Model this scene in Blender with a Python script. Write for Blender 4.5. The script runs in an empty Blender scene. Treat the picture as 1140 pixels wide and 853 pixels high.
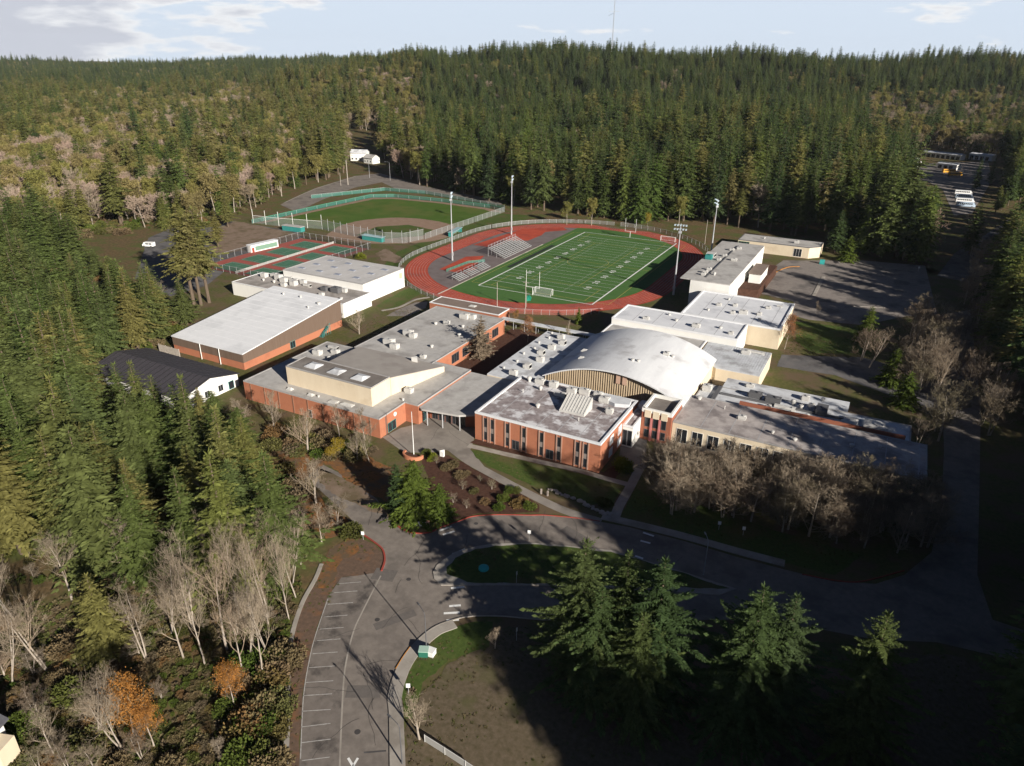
import bpy, bmesh, math, random
import numpy as np
from mathutils import Matrix, Vector
R = math.radians
scene = bpy.context.scene
COL = scene.collection
rnd = random.Random(7)
NP = np.random.default_rng(11)

# ------------------------------------------------------------------ camera, sky, sun, exposure
PW, PH, CF = 1140.0, 853.0, 790.0
CH = 83.256
PITCH = math.atan((426.5 - 63) / CF)
ROLL = 0.0106855
YAW = 1.084515
_Fh = np.array([-math.cos(YAW), math.sin(YAW), 0.0])
_Rh = np.array([math.sin(YAW), math.cos(YAW), 0.0])
_Z = np.array([0, 0, 1.0])
_f = _Fh * math.cos(PITCH) - _Z * math.sin(PITCH)
_u0 = _Fh * math.sin(PITCH) + _Z * math.cos(PITCH)
_r = _Rh * math.cos(ROLL) + _u0 * math.sin(ROLL)
_u = -_Rh * math.sin(ROLL) + _u0 * math.cos(ROLL)
CAM = np.array([0, 0, CH])

def G(px, py, z=0.0):
    """point of the place (campus axes, metres) at height z seen at a pixel of the photograph"""
    d = _f + _r * (px - PW / 2) / CF - _u * (py - PH / 2) / CF
    t = (z - CH) / d[2]
    p = CAM + d * t
    return (float(p[0]), float(p[1]))

def PX(P):
    d = np.asarray(P, float) - CAM
    z = d @ _f
    return np.stack([PW / 2 + CF * (d @ _r) / z, PH / 2 - CF * (d @ _u) / z, z], -1)

cd = bpy.data.cameras.new('camera')
cam = bpy.data.objects.new('camera', cd)
COL.objects.link(cam)
cd.sensor_width = 36.0
cd.lens = CF / PW * 36.0
cd.clip_start = 1.0
cd.clip_end = 20000.0
m = Matrix.Identity(4)
for i in range(3):
    m[i][0], m[i][1], m[i][2], m[i][3] = _r[i], _u[i], -_f[i], CAM[i]
cam.matrix_world = m
scene.camera = cam

SUN_EL = R(21.0)
SUN_AZ = math.atan2(0.901, -0.433)          # clockwise from +Y
SUN_STRENGTH = 5.0
SKY_STRENGTH = 0.05
EXPOSURE = 0.75
HAZE = 0.000025

w = bpy.data.worlds.new('World')
scene.world = w
w.use_nodes = True
nt = w.node_tree
nt.nodes.clear()
def WN(t): return nt.nodes.new(t)
out = WN('ShaderNodeOutputWorld'); bg = WN('ShaderNodeBackground'); bgc = WN('ShaderNodeBackground')
sky = WN('ShaderNodeTexSky'); sky.sky_type = 'NISHITA'; sky.sun_disc = False
sky.sun_elevation = SUN_EL; sky.sun_rotation = SUN_AZ
sky.altitude = 100; sky.air_density = 0.28; sky.dust_density = 0.2; sky.ozone_density = 2.0
bg.inputs[1].default_value = SKY_STRENGTH
tc = WN('ShaderNodeTexCoord'); sep = WN('ShaderNodeSeparateXYZ')
nt.links.new(tc.outputs['Generated'], sep.inputs[0])
# thin bright cloud sheet low over the horizon, heavier clouds in banks
lo = WN('ShaderNodeMapRange'); lo.interpolation_type = 'SMOOTHSTEP'
lo.inputs['From Min'].default_value = 0.13; lo.inputs['From Max'].default_value = 0.055
lo.inputs['To Min'].default_value = 0.0; lo.inputs['To Max'].default_value = 1.0
nt.links.new(sep.outputs['Z'], lo.inputs['Value'])
mp = WN('ShaderNodeMapping'); mp.inputs['Scale'].default_value = (6.5, 6.5, 30.0)
mp.inputs['Location'].default_value = (1.3, 0.4, 0.2)
nt.links.new(tc.outputs['Generated'], mp.inputs['Vector'])
nz = WN('ShaderNodeTexNoise'); nz.inputs['Scale'].default_value = 1.0; nz.inputs['Detail'].default_value = 7; nz.inputs['Roughness'].default_value = 0.55
nt.links.new(mp.outputs[0], nz.inputs['Vector'])
# cloud bank stands to the left of the view (towards -x), thin elsewhere
lf = WN('ShaderNodeMapRange'); lf.interpolation_type = 'SMOOTHSTEP'
lf.inputs['From Min'].default_value = -0.58; lf.inputs['From Max'].default_value = -0.84
lf.inputs['To Min'].default_value = -0.085; lf.inputs['To Max'].default_value = 0.15
nt.links.new(sep.outputs['X'], lf.inputs['Value'])
hi = WN('ShaderNodeMapRange'); hi.inputs['From Min'].default_value = 0.0; hi.inputs['From Max'].default_value = 0.08
hi.inputs['To Min'].default_value = -0.07; hi.inputs['To Max'].default_value = 0.05
nt.links.new(sep.outputs['Z'], hi.inputs['Value'])
ad = WN('ShaderNodeMath'); ad.operation = 'ADD'; nt.links.new(nz.outputs['Fac'], ad.inputs[0]); nt.links.new(lf.outputs[0], ad.inputs[1])
ad2 = WN('ShaderNodeMath'); ad2.operation = 'ADD'; nt.links.new(ad.outputs[0], ad2.inputs[0]); nt.links.new(hi.outputs[0], ad2.inputs[1])
cr = WN('ShaderNodeValToRGB')
cr.color_ramp.elements[0].position = 0.515; cr.color_ramp.elements[0].color = (0.405, 0.462, 0.535, 1)
cr.color_ramp.elements[1].position = 0.665; cr.color_ramp.elements[1].color = (0.355, 0.372, 0.42, 1)
e = cr.color_ramp.elements.new(0.565); e.color = (0.53, 0.54, 0.555, 1)
nt.links.new(ad2.outputs[0], cr.inputs[0])
nt.links.new(cr.outputs[0], bgc.inputs[0]); bgc.inputs[1].default_value = 1.0
mx = WN('ShaderNodeMixShader')
nt.links.new(sky.outputs[0], bg.inputs[0]); nt.links.new(lo.outputs[0], mx.inputs[0])
nt.links.new(bg.outputs[0], mx.inputs[1]); nt.links.new(bgc.outputs[0], mx.inputs[2])
nt.links.new(mx.outputs[0], out.inputs[0])

ld = bpy.data.lights.new('sun', 'SUN'); ld.energy = SUN_STRENGTH; ld.angle = R(0.55); ld.color = (1.0, 0.93, 0.83)
sun = bpy.data.objects.new('sun', ld); COL.objects.link(sun)
to_sun = Vector((0.901 * math.cos(SUN_EL), -0.433 * math.cos(SUN_EL), math.sin(SUN_EL))).normalized()
sun.rotation_euler = to_sun.to_track_quat('Z', 'Y').to_euler()
sun.location = (300, -150, 200)

scene.view_settings.view_transform = 'Standard'
scene.view_settings.look = 'None'
scene.view_settings.exposure = EXPOSURE
scene.view_settings.gamma = 1.0
scene.view_settings.use_curve_mapping = False
scene.cycles.max_bounces = 4
scene.cycles.diffuse_bounces = 2
scene.cycles.transparent_max_bounces = 12
scene.cycles.volume_bounces = 0

# ------------------------------------------------------------------ materials
MATS = {}
def M(name, c1, c2=None, scale=0.5, rough=0.85, detail=4, c3=None, s3=0.06, t3=(0.5, 0.62), stretch=None, metal=0.0, spec=0.25, bump=0.0):
    if name in MATS: return MATS[name]
    mt = bpy.data.materials.new(name); mt.use_nodes = True
    n = mt.node_tree; N = n.nodes; L = n.links
    b = N['Principled BSDF']
    b.inputs['Roughness'].default_value = rough; b.inputs['Metallic'].default_value = metal
    b.inputs['Specular IOR Level'].default_value = spec
    b.inputs['Base Color'].default_value = (*c1, 1)
    if c2 is not None:
        g = N.new('ShaderNodeNewGeometry')
        src = g.outputs['Position']
        if stretch:
            mp = N.new('ShaderNodeMapping'); mp.inputs['Scale'].default_value = stretch
            L.new(src, mp.inputs[0]); src = mp.outputs[0]
        nz = N.new('ShaderNodeTexNoise'); nz.inputs['Scale'].default_value = scale; nz.inputs['Detail'].default_value = detail
        nz.inputs['Roughness'].default_value = 0.62
        L.new(src, nz.inputs['Vector'])
        mr = N.new('ShaderNodeMapRange'); mr.inputs['From Min'].default_value = 0.32; mr.inputs['From Max'].default_value = 0.68
        L.new(nz.outputs['Fac'], mr.inputs['Value'])
        mx = N.new('ShaderNodeMix'); mx.data_type = 'RGBA'
        L.new(mr.outputs[0], mx.inputs[0]); mx.inputs[6].default_value = (*c1, 1); mx.inputs[7].default_value = (*c2, 1)
        col = mx.outputs[2]
        if c3 is not None:
            n3 = N.new('ShaderNodeTexNoise'); n3.inputs['Scale'].default_value = s3; n3.inputs['Detail'].default_value = 5
            n3.inputs['Roughness'].default_value = 0.6
            L.new(g.outputs['Position'], n3.inputs['Vector'])
            m3 = N.new('ShaderNodeMapRange'); m3.inputs['From Min'].default_value = t3[0]; m3.inputs['From Max'].default_value = t3[1]
            L.new(n3.outputs['Fac'], m3.inputs['Value'])
            x3 = N.new('ShaderNodeMix'); x3.data_type = 'RGBA'
            L.new(m3.outputs[0], x3.inputs[0]); L.new(col, x3.inputs[6]); x3.inputs[7].default_value = (*c3, 1)
            col = x3.outputs[2]
        L.new(col, b.inputs['Base Color'])
        if bump:
            bp = N.new('ShaderNodeBump'); bp.inputs['Strength'].default_value = bump; bp.inputs['Distance'].default_value = 0.3
            L.new(nz.outputs['Fac'], bp.inputs['Height']); L.new(bp.outputs[0], b.inputs['Normal'])
    MATS[name] = mt
    return mt

def foliage(name, cols, var=0.35, trans=0.2, nscale=0.7):
    """leaf material: each tree draws its own tint, clumps of it are lighter or darker"""
    mt = bpy.data.materials.new(name); mt.use_nodes = True
    n = mt.node_tree; N = n.nodes; L = n.links
    N.remove(N['Principled BSDF'])
    o = N['Material Output']
    oi = N.new('ShaderNodeObjectInfo')
    cr = N.new('ShaderNodeValToRGB')
    k = len(cols)
    for i, c in enumerate(cols):
        p = i / max(1, k - 1)
        if i < 2:
            el = cr.color_ramp.elements[i]; el.position = p if i == 0 else 1.0
        if i == 0: el.color = (*c, 1)
        elif i == k - 1:
            cr.color_ramp.elements[-1].color = (*c, 1)
        else:
            el = cr.color_ramp.elements.new(p); el.color = (*c, 1)
    L.new(oi.outputs['Random'], cr.inputs[0])
    tcn = N.new('ShaderNodeTexCoord')
    nz = N.new('ShaderNodeTexNoise'); nz.inputs['Scale'].default_value = nscale; nz.inputs['Detail'].default_value = 3
    L.new(tcn.outputs['Object'], nz.inputs['Vector'])
    mr = N.new('ShaderNodeMapRange'); mr.inputs['From Min'].default_value = 0.3; mr.inputs['From Max'].default_value = 0.7
    mr.inputs['To Min'].default_value = 1 - var; mr.inputs['To Max'].default_value = 1 + var
    L.new(nz.outputs['Fac'], mr.inputs['Value'])
    mul = N.new('ShaderNodeMix'); mul.data_type = 'RGBA'; mul.blend_type = 'MULTIPLY'; mul.inputs[0].default_value = 1.0
    L.new(cr.outputs[0], mul.inputs[6]); L.new(mr.outputs[0], mul.inputs[7])
    df = N.new('ShaderNodeBsdfDiffuse'); tr = N.new('ShaderNodeBsdfTranslucent'); ms = N.new('ShaderNodeMixShader')
    L.new(mul.outputs[2], df.inputs[0]); L.new(mul.outputs[2], tr.inputs[0]); ms.inputs[0].default_value = trans
    L.new(df.outputs[0], ms.inputs[1]); L.new(tr.outputs[0], ms.inputs[2]); L.new(ms.outputs[0], o.inputs[0])
    MATS[name] = mt
    return mt

mesh_wire = None
def chainlink(name, col, alpha):
    mt = bpy.data.materials.new(name); mt.use_nodes = True
    n = mt.node_tree; N = n.nodes; L = n.links
    b = N['Principled BSDF']; b.inputs['Base Color'].default_value = (*col, 1); b.inputs['Roughness'].default_value = 0.6
    t = N.new('ShaderNodeBsdfTransparent'); ms = N.new('ShaderNodeMixShader'); ms.inputs[0].default_value = alpha
    L.new(t.outputs[0], ms.inputs[1]); L.new(b.outputs[0], ms.inputs[2]); L.new(ms.outputs[0], N['Material Output'].inputs[0])
    MATS[name] = mt
    return mt

asphalt = M('asphalt', (0.17, 0.147, 0.128), (0.235, 0.205, 0.178), 0.8, detail=9, c3=(0.13, 0.113, 0.10), s3=0.16, t3=(0.48, 0.66))
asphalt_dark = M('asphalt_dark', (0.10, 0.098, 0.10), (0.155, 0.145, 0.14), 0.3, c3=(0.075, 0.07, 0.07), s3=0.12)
asphalt_park = M('asphalt_parking', (0.145, 0.125, 0.11), (0.20, 0.175, 0.155), 0.6, c3=(0.075, 0.066, 0.06), s3=0.25, t3=(0.52, 0.64))
asphalt_lot = M('asphalt_lot', (0.19, 0.165, 0.148), (0.25, 0.222, 0.20), 0.6, detail=9, c3=(0.13, 0.117, 0.108), s3=0.1)
concrete = M('concrete', (0.30, 0.27, 0.235), (0.36, 0.33, 0.29), 0.5, c3=(0.235, 0.21, 0.18), s3=0.14)
concrete_p = M('concrete_plaza', (0.225, 0.20, 0.175), (0.275, 0.247, 0.215), 0.4, c3=(0.18, 0.16, 0.14), s3=0.12)
grass = M('grass', (0.045, 0.073, 0.016), (0.082, 0.113, 0.028), 1.4, detail=9, c3=(0.095, 0.09, 0.035), s3=0.1, spec=0.1)
grass_dull = M('grass_dull', (0.06, 0.075, 0.02), (0.125, 0.11, 0.045), 1.1, detail=8, c3=(0.125, 0.09, 0.055), s3=0.13, t3=(0.44, 0.6), spec=0.1)
grass_brown = M('grass_brown', (0.085, 0.07, 0.04), (0.15, 0.115, 0.08), 1.3, detail=9, c3=(0.08, 0.085, 0.03), s3=0.08, t3=(0.52, 0.66), spec=0.1)
grass_ball = M('grass_ballfield', (0.055, 0.10, 0.016), (0.075, 0.125, 0.024), 0.12, c3=(0.10, 0.115, 0.03), s3=0.03, spec=0.1)
turf = M('turf', (0.055, 0.125, 0.034), (0.078, 0.155, 0.045), 0.5, detail=8, stretch=(.3, 2.2, 1), spec=0.1)
litter = M('leaf_litter', (0.13, 0.07, 0.035), (0.27, 0.12, 0.04), 1.6, detail=9, c3=(0.12, 0.085, 0.055), s3=0.25, t3=(0.45, 0.58), spec=0.1)
dirt = M('dirt', (0.175, 0.125, 0.09), (0.24, 0.18, 0.135), 0.4, c3=(0.13, 0.10, 0.06), s3=0.12, spec=0.1)
infield_m = M('infield', (0.23, 0.155, 0.11), (0.27, 0.19, 0.14), 0.3, spec=0.1)
bark = M('bark_mulch', (0.055, 0.028, 0.02), (0.095, 0.05, 0.035), 1.2, spec=0.1)
floor_m = M('forest_floor', (0.07, 0.055, 0.028), (0.17, 0.115, 0.06), 0.9, detail=9, c3=(0.085, 0.095, 0.03), s3=0.12, t3=(0.46, 0.6), spec=0.1)
track_m = M('track_red', (0.34, 0.048, 0.026), (0.43, 0.075, 0.038), 0.3, detail=7, c3=(0.27, 0.05, 0.032), s3=0.08)
dzone_m = M('dzone_grey', (0.13, 0.105, 0.10), (0.18, 0.15, 0.145), 0.2)
white_paint = M('white_paint', (0.78, 0.78, 0.76), (0.66, 0.66, 0.64), 1.5)
worn_paint = M('worn_paint', (0.50, 0.49, 0.47), (0.30, 0.28, 0.26), 2.0)
yellow_paint = M('yellow_paint', (0.50, 0.40, 0.08), (0.40, 0.34, 0.10), 2.0)
red_paint = M('red_paint', (0.33, 0.055, 0.038), (0.24, 0.06, 0.045), 2.5)
orange_paint = M('orange_paint', (0.60, 0.24, 0.03), (0.50, 0.22, 0.05), 2.0)
brick = M('brick', (0.36, 0.135, 0.075), (0.42, 0.17, 0.095), 3.0, c3=(0.31, 0.115, 0.068), s3=0.35, stretch=(1, 1, 5), t3=(0.5, 0.75))
brick_dk = M('brick_dark', (0.26, 0.09, 0.055), (0.32, 0.12, 0.07), 3.0, stretch=(1, 1, 5))
cream = M('cream_wall', (0.62, 0.52, 0.38), (0.67, 0.575, 0.43), 0.5, stretch=(1, 1, 0.3), c3=(0.55, 0.45, 0.32), s3=0.25, t3=(0.55, 0.75))
tan_corr = M('tan_gable', (0.30, 0.235, 0.155), (0.35, 0.275, 0.185), 0.6)
white_wall = M('white_wall', (0.76, 0.75, 0.71), (0.71, 0.70, 0.66), 0.4, stretch=(1, 1, 0.3))
brown_metal = M('brown_siding', (0.125, 0.085, 0.062), (0.155, 0.11, 0.082), 1.5, stretch=(3, 3, 0.1))
roof_white = M('roof_white', (0.69, 0.70, 0.72), (0.62, 0.63, 0.655), 0.25, c3=(0.52, 0.53, 0.555), s3=0.16, t3=(0.5, 0.68), detail=8)
roof_frost = M('roof_frost', (0.62, 0.64, 0.66), (0.50, 0.51, 0.53), 0.5, c3=(0.36, 0.36, 0.37), s3=0.2, t3=(0.5, 0.64), detail=9)
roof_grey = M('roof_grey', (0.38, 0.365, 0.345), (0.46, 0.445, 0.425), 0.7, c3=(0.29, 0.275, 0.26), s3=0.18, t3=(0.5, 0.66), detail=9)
roof_tar = M('roof_tar', (0.20, 0.165, 0.165), (0.34, 0.30, 0.295), 0.9, c3=(0.62, 0.61, 0.62), s3=0.26, t3=(0.50, 0.60), detail=9)
roof_gravel = M('roof_gravel', (0.155, 0.135, 0.12), (0.205, 0.18, 0.16), 0.5, c3=(0.25, 0.23, 0.21), s3=0.15, t3=(0.5, 0.7))
roof_fan = M('roof_fan', (0.37, 0.335, 0.30), (0.41, 0.375, 0.335), 0.3, c3=(0.33, 0.295, 0.265), s3=0.12)
roof_brown = M('roof_brown', (0.19, 0.145, 0.12), (0.23, 0.18, 0.15), 0.5)
roof_vault = M('roof_vault', (0.68, 0.69, 0.70), (0.58, 0.59, 0.605), 0.4, c3=(0.43, 0.425, 0.43), s3=0.14, t3=(0.5, 0.68), detail=9, stretch=(1, .25, 1))
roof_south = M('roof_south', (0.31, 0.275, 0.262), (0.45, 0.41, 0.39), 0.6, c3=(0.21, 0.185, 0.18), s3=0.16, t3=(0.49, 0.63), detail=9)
roof_black = M('roof_black_metal', (0.052, 0.048, 0.055), (0.066, 0.06, 0.068), 0.8, rough=0.6)
coping_w = M('coping_white', (0.74, 0.75, 0.76), (0.66, 0.67, 0.68), 1.0)
coping_g = M('coping_grey', (0.38, 0.37, 0.36), (0.30, 0.29, 0.285), 1.0)
steel = M('steel', (0.50, 0.51, 0.52), (0.42, 0.43, 0.44), 1.0, rough=0.5, metal=0.4)
steel_dark = M('steel_dark', (0.10, 0.10, 0.105), rough=0.5, metal=0.3, c1=None) if False else M('steel_dark', (0.10, 0.10, 0.105), rough=0.5)
unit_m = M('unit_metal', (0.56, 0.55, 0.52), (0.45, 0.44, 0.42), 1.2, rough=0.55)
unit_dk = M('unit_dark', (0.11, 0.11, 0.115), rough=0.6)
glass = M('glass', (0.02, 0.022, 0.026), rough=0.12, spec=0.6)
teal = M('teal_paint', (0.03, 0.20, 0.19), (0.045, 0.25, 0.23), 1.0, rough=0.5)
green_fence = M('green_fence_top', (0.06, 0.24, 0.16), (0.08, 0.28, 0.19), 1.0)
wood_pole = M('pole_wood', (0.33, 0.29, 0.25), (0.40, 0.36, 0.31), 2.0)
stone_m = M('rocks', (0.30, 0.25, 0.22), (0.42, 0.37, 0.33), 2.0)
trunk_dark = M('trunk_brown', (0.095, 0.07, 0.05), (0.14, 0.105, 0.075), 3.0, stretch=(1, 1, 0.2))
trunk_pale = M('trunk_pale', (0.39, 0.34, 0.285), (0.24, 0.20, 0.16), 2.0, stretch=(1, 1, 0.4))
twig_pale = foliage('twig_pale', [(0.22, 0.178, 0.13), (0.28, 0.23, 0.17), (0.25, 0.19, 0.135)], 0.2, 0.0)
twig_brown = foliage('twig_brown', [(0.15, 0.12, 0.09), (0.20, 0.165, 0.125), (0.165, 0.125, 0.092), (0.185, 0.16, 0.105)], 0.25, 0.0)
fol_fir = foliage('needles_fir', [(0.085, 0.122, 0.036), (0.115, 0.145, 0.044), (0.105, 0.135, 0.048), (0.145, 0.158, 0.05)], trans=.3)
fol_dark = foliage('needles_dark', [(0.055, 0.088, 0.034), (0.078, 0.112, 0.040), (0.10, 0.126, 0.042), (0.06, 0.09, 0.042)], trans=.3)
fol_olive = foliage('needles_olive', [(0.15, 0.158, 0.05), (0.21, 0.19, 0.066), (0.175, 0.195, 0.054), (0.22, 0.19, 0.08)], trans=.35)
fol_cedar = foliage('needles_cedar', [(0.075, 0.105, 0.022), (0.095, 0.125, 0.024)])
fol_larch = foliage('needles_larch', [(0.20, 0.16, 0.115), (0.22, 0.17, 0.12)])
fol_orange = foliage('leaves_orange', [(0.33, 0.15, 0.045), (0.40, 0.19, 0.05), (0.30, 0.165, 0.05)], 0.4, 0.3)
fol_shrub = foliage('leaves_shrub', [(0.07, 0.105, 0.022), (0.10, 0.125, 0.028), (0.09, 0.09, 0.03)], 0.4)
fol_brush = foliage('leaves_brush', [(0.13, 0.11, 0.055), (0.18, 0.135, 0.075), (0.11, 0.12, 0.04), (0.21, 0.125, 0.055), (0.16, 0.13, 0.085)], 0.4)
fol_yellow = foliage('leaves_yellow', [(0.28, 0.24, 0.03), (0.33, 0.22, 0.03)], 0.3)

# ------------------------------------------------------------------ mesh helpers
RAGGED = {'grass': .22, 'grass_dull': .7, 'grass_brown': .5, 'leaf_litter': .6, 'verge_soil': .18, 'dirt': .5, 'bark_mulch': .3, 'infield': .3, 'asphalt_dark': .12}
class MB:
    def __init__(s): s.v = []; s.f = []
    def add(s, vs, fs):
        o = len(s.v); s.v.extend([tuple(map(float, p)) for p in vs]); s.f.extend([tuple(i + o for i in f) for f in fs]); return s
    def box(s, x0, x1, y0, y1, z0, z1):
        return s.add([(x0, y0, z0), (x1, y0, z0), (x1, y1, z0), (x0, y1, z0), (x0, y0, z1), (x1, y0, z1), (x1, y1, z1), (x0, y1, z1)],
                     [(3, 2, 1, 0), (4, 5, 6, 7), (0, 1, 5, 4), (1, 2, 6, 5), (2, 3, 7, 6), (3, 0, 4, 7)])
    def prism(s, poly, z0, z1s):
        """poly counter-clockwise; z1s one height or one per corner"""
        n = len(poly)
        if not hasattr(z1s, '__len__'): z1s = [z1s] * n
        z0s = z0 if hasattr(z0, '__len__') else [z0] * n
        vs = [(p[0], p[1], z) for p, z in zip(poly, z0s)] + [(p[0], p[1], z) for p, z in zip(poly, z1s)]
        fs = [tuple(range(n - 1, -1, -1)), tuple(range(n, 2 * n))] + [(i, (i + 1) % n, n + (i + 1) % n, n + i) for i in range(n)]
        return s.add(vs, fs)
    def tube(s, p0, p1, r0, r1=None, k=8, cap=True):
        r1 = r0 if r1 is None else r1
        p0 = Vector(p0); p1 = Vector(p1); d = (p1 - p0).normalized()
        a = d.orthogonal().normalized(); b = d.cross(a)
        vs = []
        for p, r in ((p0, r0), (p1, r1)):
            for i in range(k):
                t = 2 * math.pi * i / k; q = p + (a * math.cos(t) + b * math.sin(t)) * r
                vs.append(q)
        fs = [(i, (i + 1) % k, k + (i + 1) % k, k + i) for i in range(k)]
        if cap: fs += [tuple(range(k - 1, -1, -1)), tuple(range(k, 2 * k))]
        return s.add(vs, fs)
    def path(s, pts, r, k=6):
        for a, b in zip(pts[:-1], pts[1:]): s.tube(a, b, r, r, k)
        return s
    def beam(s, p0, p1, wd, ht):
        """horizontal-ish rectangular bar from p0 to p1"""
        p0 = Vector(p0); p1 = Vector(p1); d = (p1 - p0).normalized()
        side = d.cross(Vector((0, 0, 1)))
        side = side.normalized() if side.length > 1e-4 else Vector((1, 0, 0))
        up = side.cross(d).normalized()
        vs = []
        for p in (p0, p1):
            for i, j in ((-1, -1), (1, -1), (1, 1), (-1, 1)): vs.append(p + side * (i * wd / 2) + up * (j * ht / 2))
        return s.add(vs, [(0, 1, 2, 3), (7, 6, 5, 4), (0, 4, 5, 1), (1, 5, 6, 2), (2, 6, 7, 3), (3, 7, 4, 0)])
    def mesh(s, name, mt, smooth=False):
        me = bpy.data.meshes.new(name); me.from_pydata(s.v, [], s.f); me.update()
        if mt: me.materials.append(mt)
        if smooth: me.polygons.foreach_set('use_smooth', [True] * len(me.polygons))
        return me
    def build(s, name, mt, parent=None, smooth=False):
        o = bpy.data.objects.new(name, s.mesh(name, mt, smooth)); COL.objects.link(o)
        if parent is not None: o.parent = parent
        bm = bmesh.new(); bm.from_mesh(o.data); bmesh.ops.recalc_face_normals(bm, faces=bm.faces); bm.to_mesh(o.data); bm.free()
        return o

def tag(o, label=None, cat=None, group=None, kind=None):
    if label: o['label'] = label
    if cat: o['category'] = cat
    if group: o['group'] = group
    if kind: o['kind'] = kind
    return o
def empty(name, label, cat, loc=(0, 0, 0), rz=0.0, group=None):
    o = bpy.data.objects.new(name, None); o.empty_display_size = 0.5; COL.objects.link(o)
    o.location = loc; o.rotation_euler = (0, 0, rz)
    return tag(o, label, cat, group)
def put(name, me, parent):
    o = bpy.data.objects.new(name, me); COL.objects.link(o); o.parent = parent; return o
def copy_tree(o, parent=None):
    c = o.copy(); COL.objects.link(c); c.parent = parent
    for ch in list(o.children): copy_tree(ch, c)
    return c

def sheet(name, poly, z, mt, parent=None):
    if mt.name in RAGGED: poly = ragged(poly, RAGGED[mt.name])
    bm = bmesh.new()
    vs = [bm.verts.new((p[0], p[1], z)) for p in poly]
    f = bm.faces.new(vs)
    bmesh.ops.triangulate(bm, faces=[f])
    bmesh.ops.recalc_face_normals(bm, faces=bm.faces)
    if sum(fc.normal.z for fc in bm.faces) < 0: bmesh.ops.reverse_faces(bm, faces=bm.faces)
    me = bpy.data.meshes.new(name); bm.to_mesh(me); bm.free(); me.materials.append(mt)
    o = bpy.data.objects.new(name, me); COL.objects.link(o)
    if parent is None: o['kind'] = 'structure'
    else: o.parent = parent
    return o
def ragged(poly, amp=.35, step=1.0):
    rr = random.Random(len(poly)); out = []
    for i, p in enumerate(poly):
        q = poly[(i + 1) % len(poly)]; d = math.dist(p, q); n = max(1, min(90, int(d / step)))
        nx, ny = (-(q[1] - p[1]) / max(d, 1e-6), (q[0] - p[0]) / max(d, 1e-6)); w0 = rr.uniform(0, 6)
        for k in range(n):
            t = k / n; e = amp * (rr.uniform(-.6, .6) + .7 * math.sin(w0 + t * d * .55)) * (1 if k else .3)
            out.append((p[0] + (q[0] - p[0]) * t + nx * e, p[1] + (q[1] - p[1]) * t + ny * e))
    return out
def pts(*a, z=0.0): return [G(px, py, z) for px, py in a]
def smooth_line(P, n=6):
    """Catmull-Rom through the points"""
    P = [Vector((p[0], p[1])) for p in P]; out = []
    Q = [P[0] * 2 - P[1]] + P + [P[-1] * 2 - P[-2]]
    for i in range(1, len(Q) - 2):
        for k in range(n):
            t = k / n; a, b, c, d = Q[i - 1], Q[i], Q[i + 1], Q[i + 2]
            q = 0.5 * ((2 * b) + (c - a) * t + (2 * a - 5 * b + 4 * c - d) * t * t + (3 * b - a - 3 * c + d) * t ** 3)
            out.append((q.x, q.y))
    out.append((P[-1].x, P[-1].y))
    return out
def offset(P, d):
    out = []
    for i, p in enumerate(P):
        a = Vector(P[max(0, i - 1)]); b = Vector(P[min(len(P) - 1, i + 1)])
        t = (b - a).normalized(); n = Vector((-t.y, t.x)); q = Vector(p) + n * d
        out.append((q.x, q.y))
    return out
def ribbon_mb(mb, P, d0, d1, z0, z1):
    """strip between offsets d0 and d1 of a line; a solid when z1 > z0"""
    A = offset(P, d0); B = offset(P, d1); n = len(P)
    if z1 <= z0:
        return mb.add([(x, y, z0) for x, y in A] + [(x, y, z0) for x, y in B], [(i, i + 1, n + i + 1, n + i) for i in range(n - 1)])
    vs = [(x, y, z0) for x, y in A] + [(x, y, z1) for x, y in A] + [(x, y, z1) for x, y in B] + [(x, y, z0) for x, y in B]
    fs = []
    for i in range(n - 1):
        for k in range(3): fs.append((k * n + i, k * n + i + 1, (k + 1) * n + i + 1, (k + 1) * n + i))
    fs += [(0, n, 2 * n, 3 * n), (n - 1, 2 * n - 1, 3 * n - 1, 4 * n - 1)]
    return mb.add(vs, fs)
def strip(name, P, d0, d1, z0, z1, mt, sm=True):
    o = ribbon_mb(MB(), smooth_line(P) if sm else P, d0, d1, z0, z1).build(name, mt)
    o['kind'] = 'structure'
    return o

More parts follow.
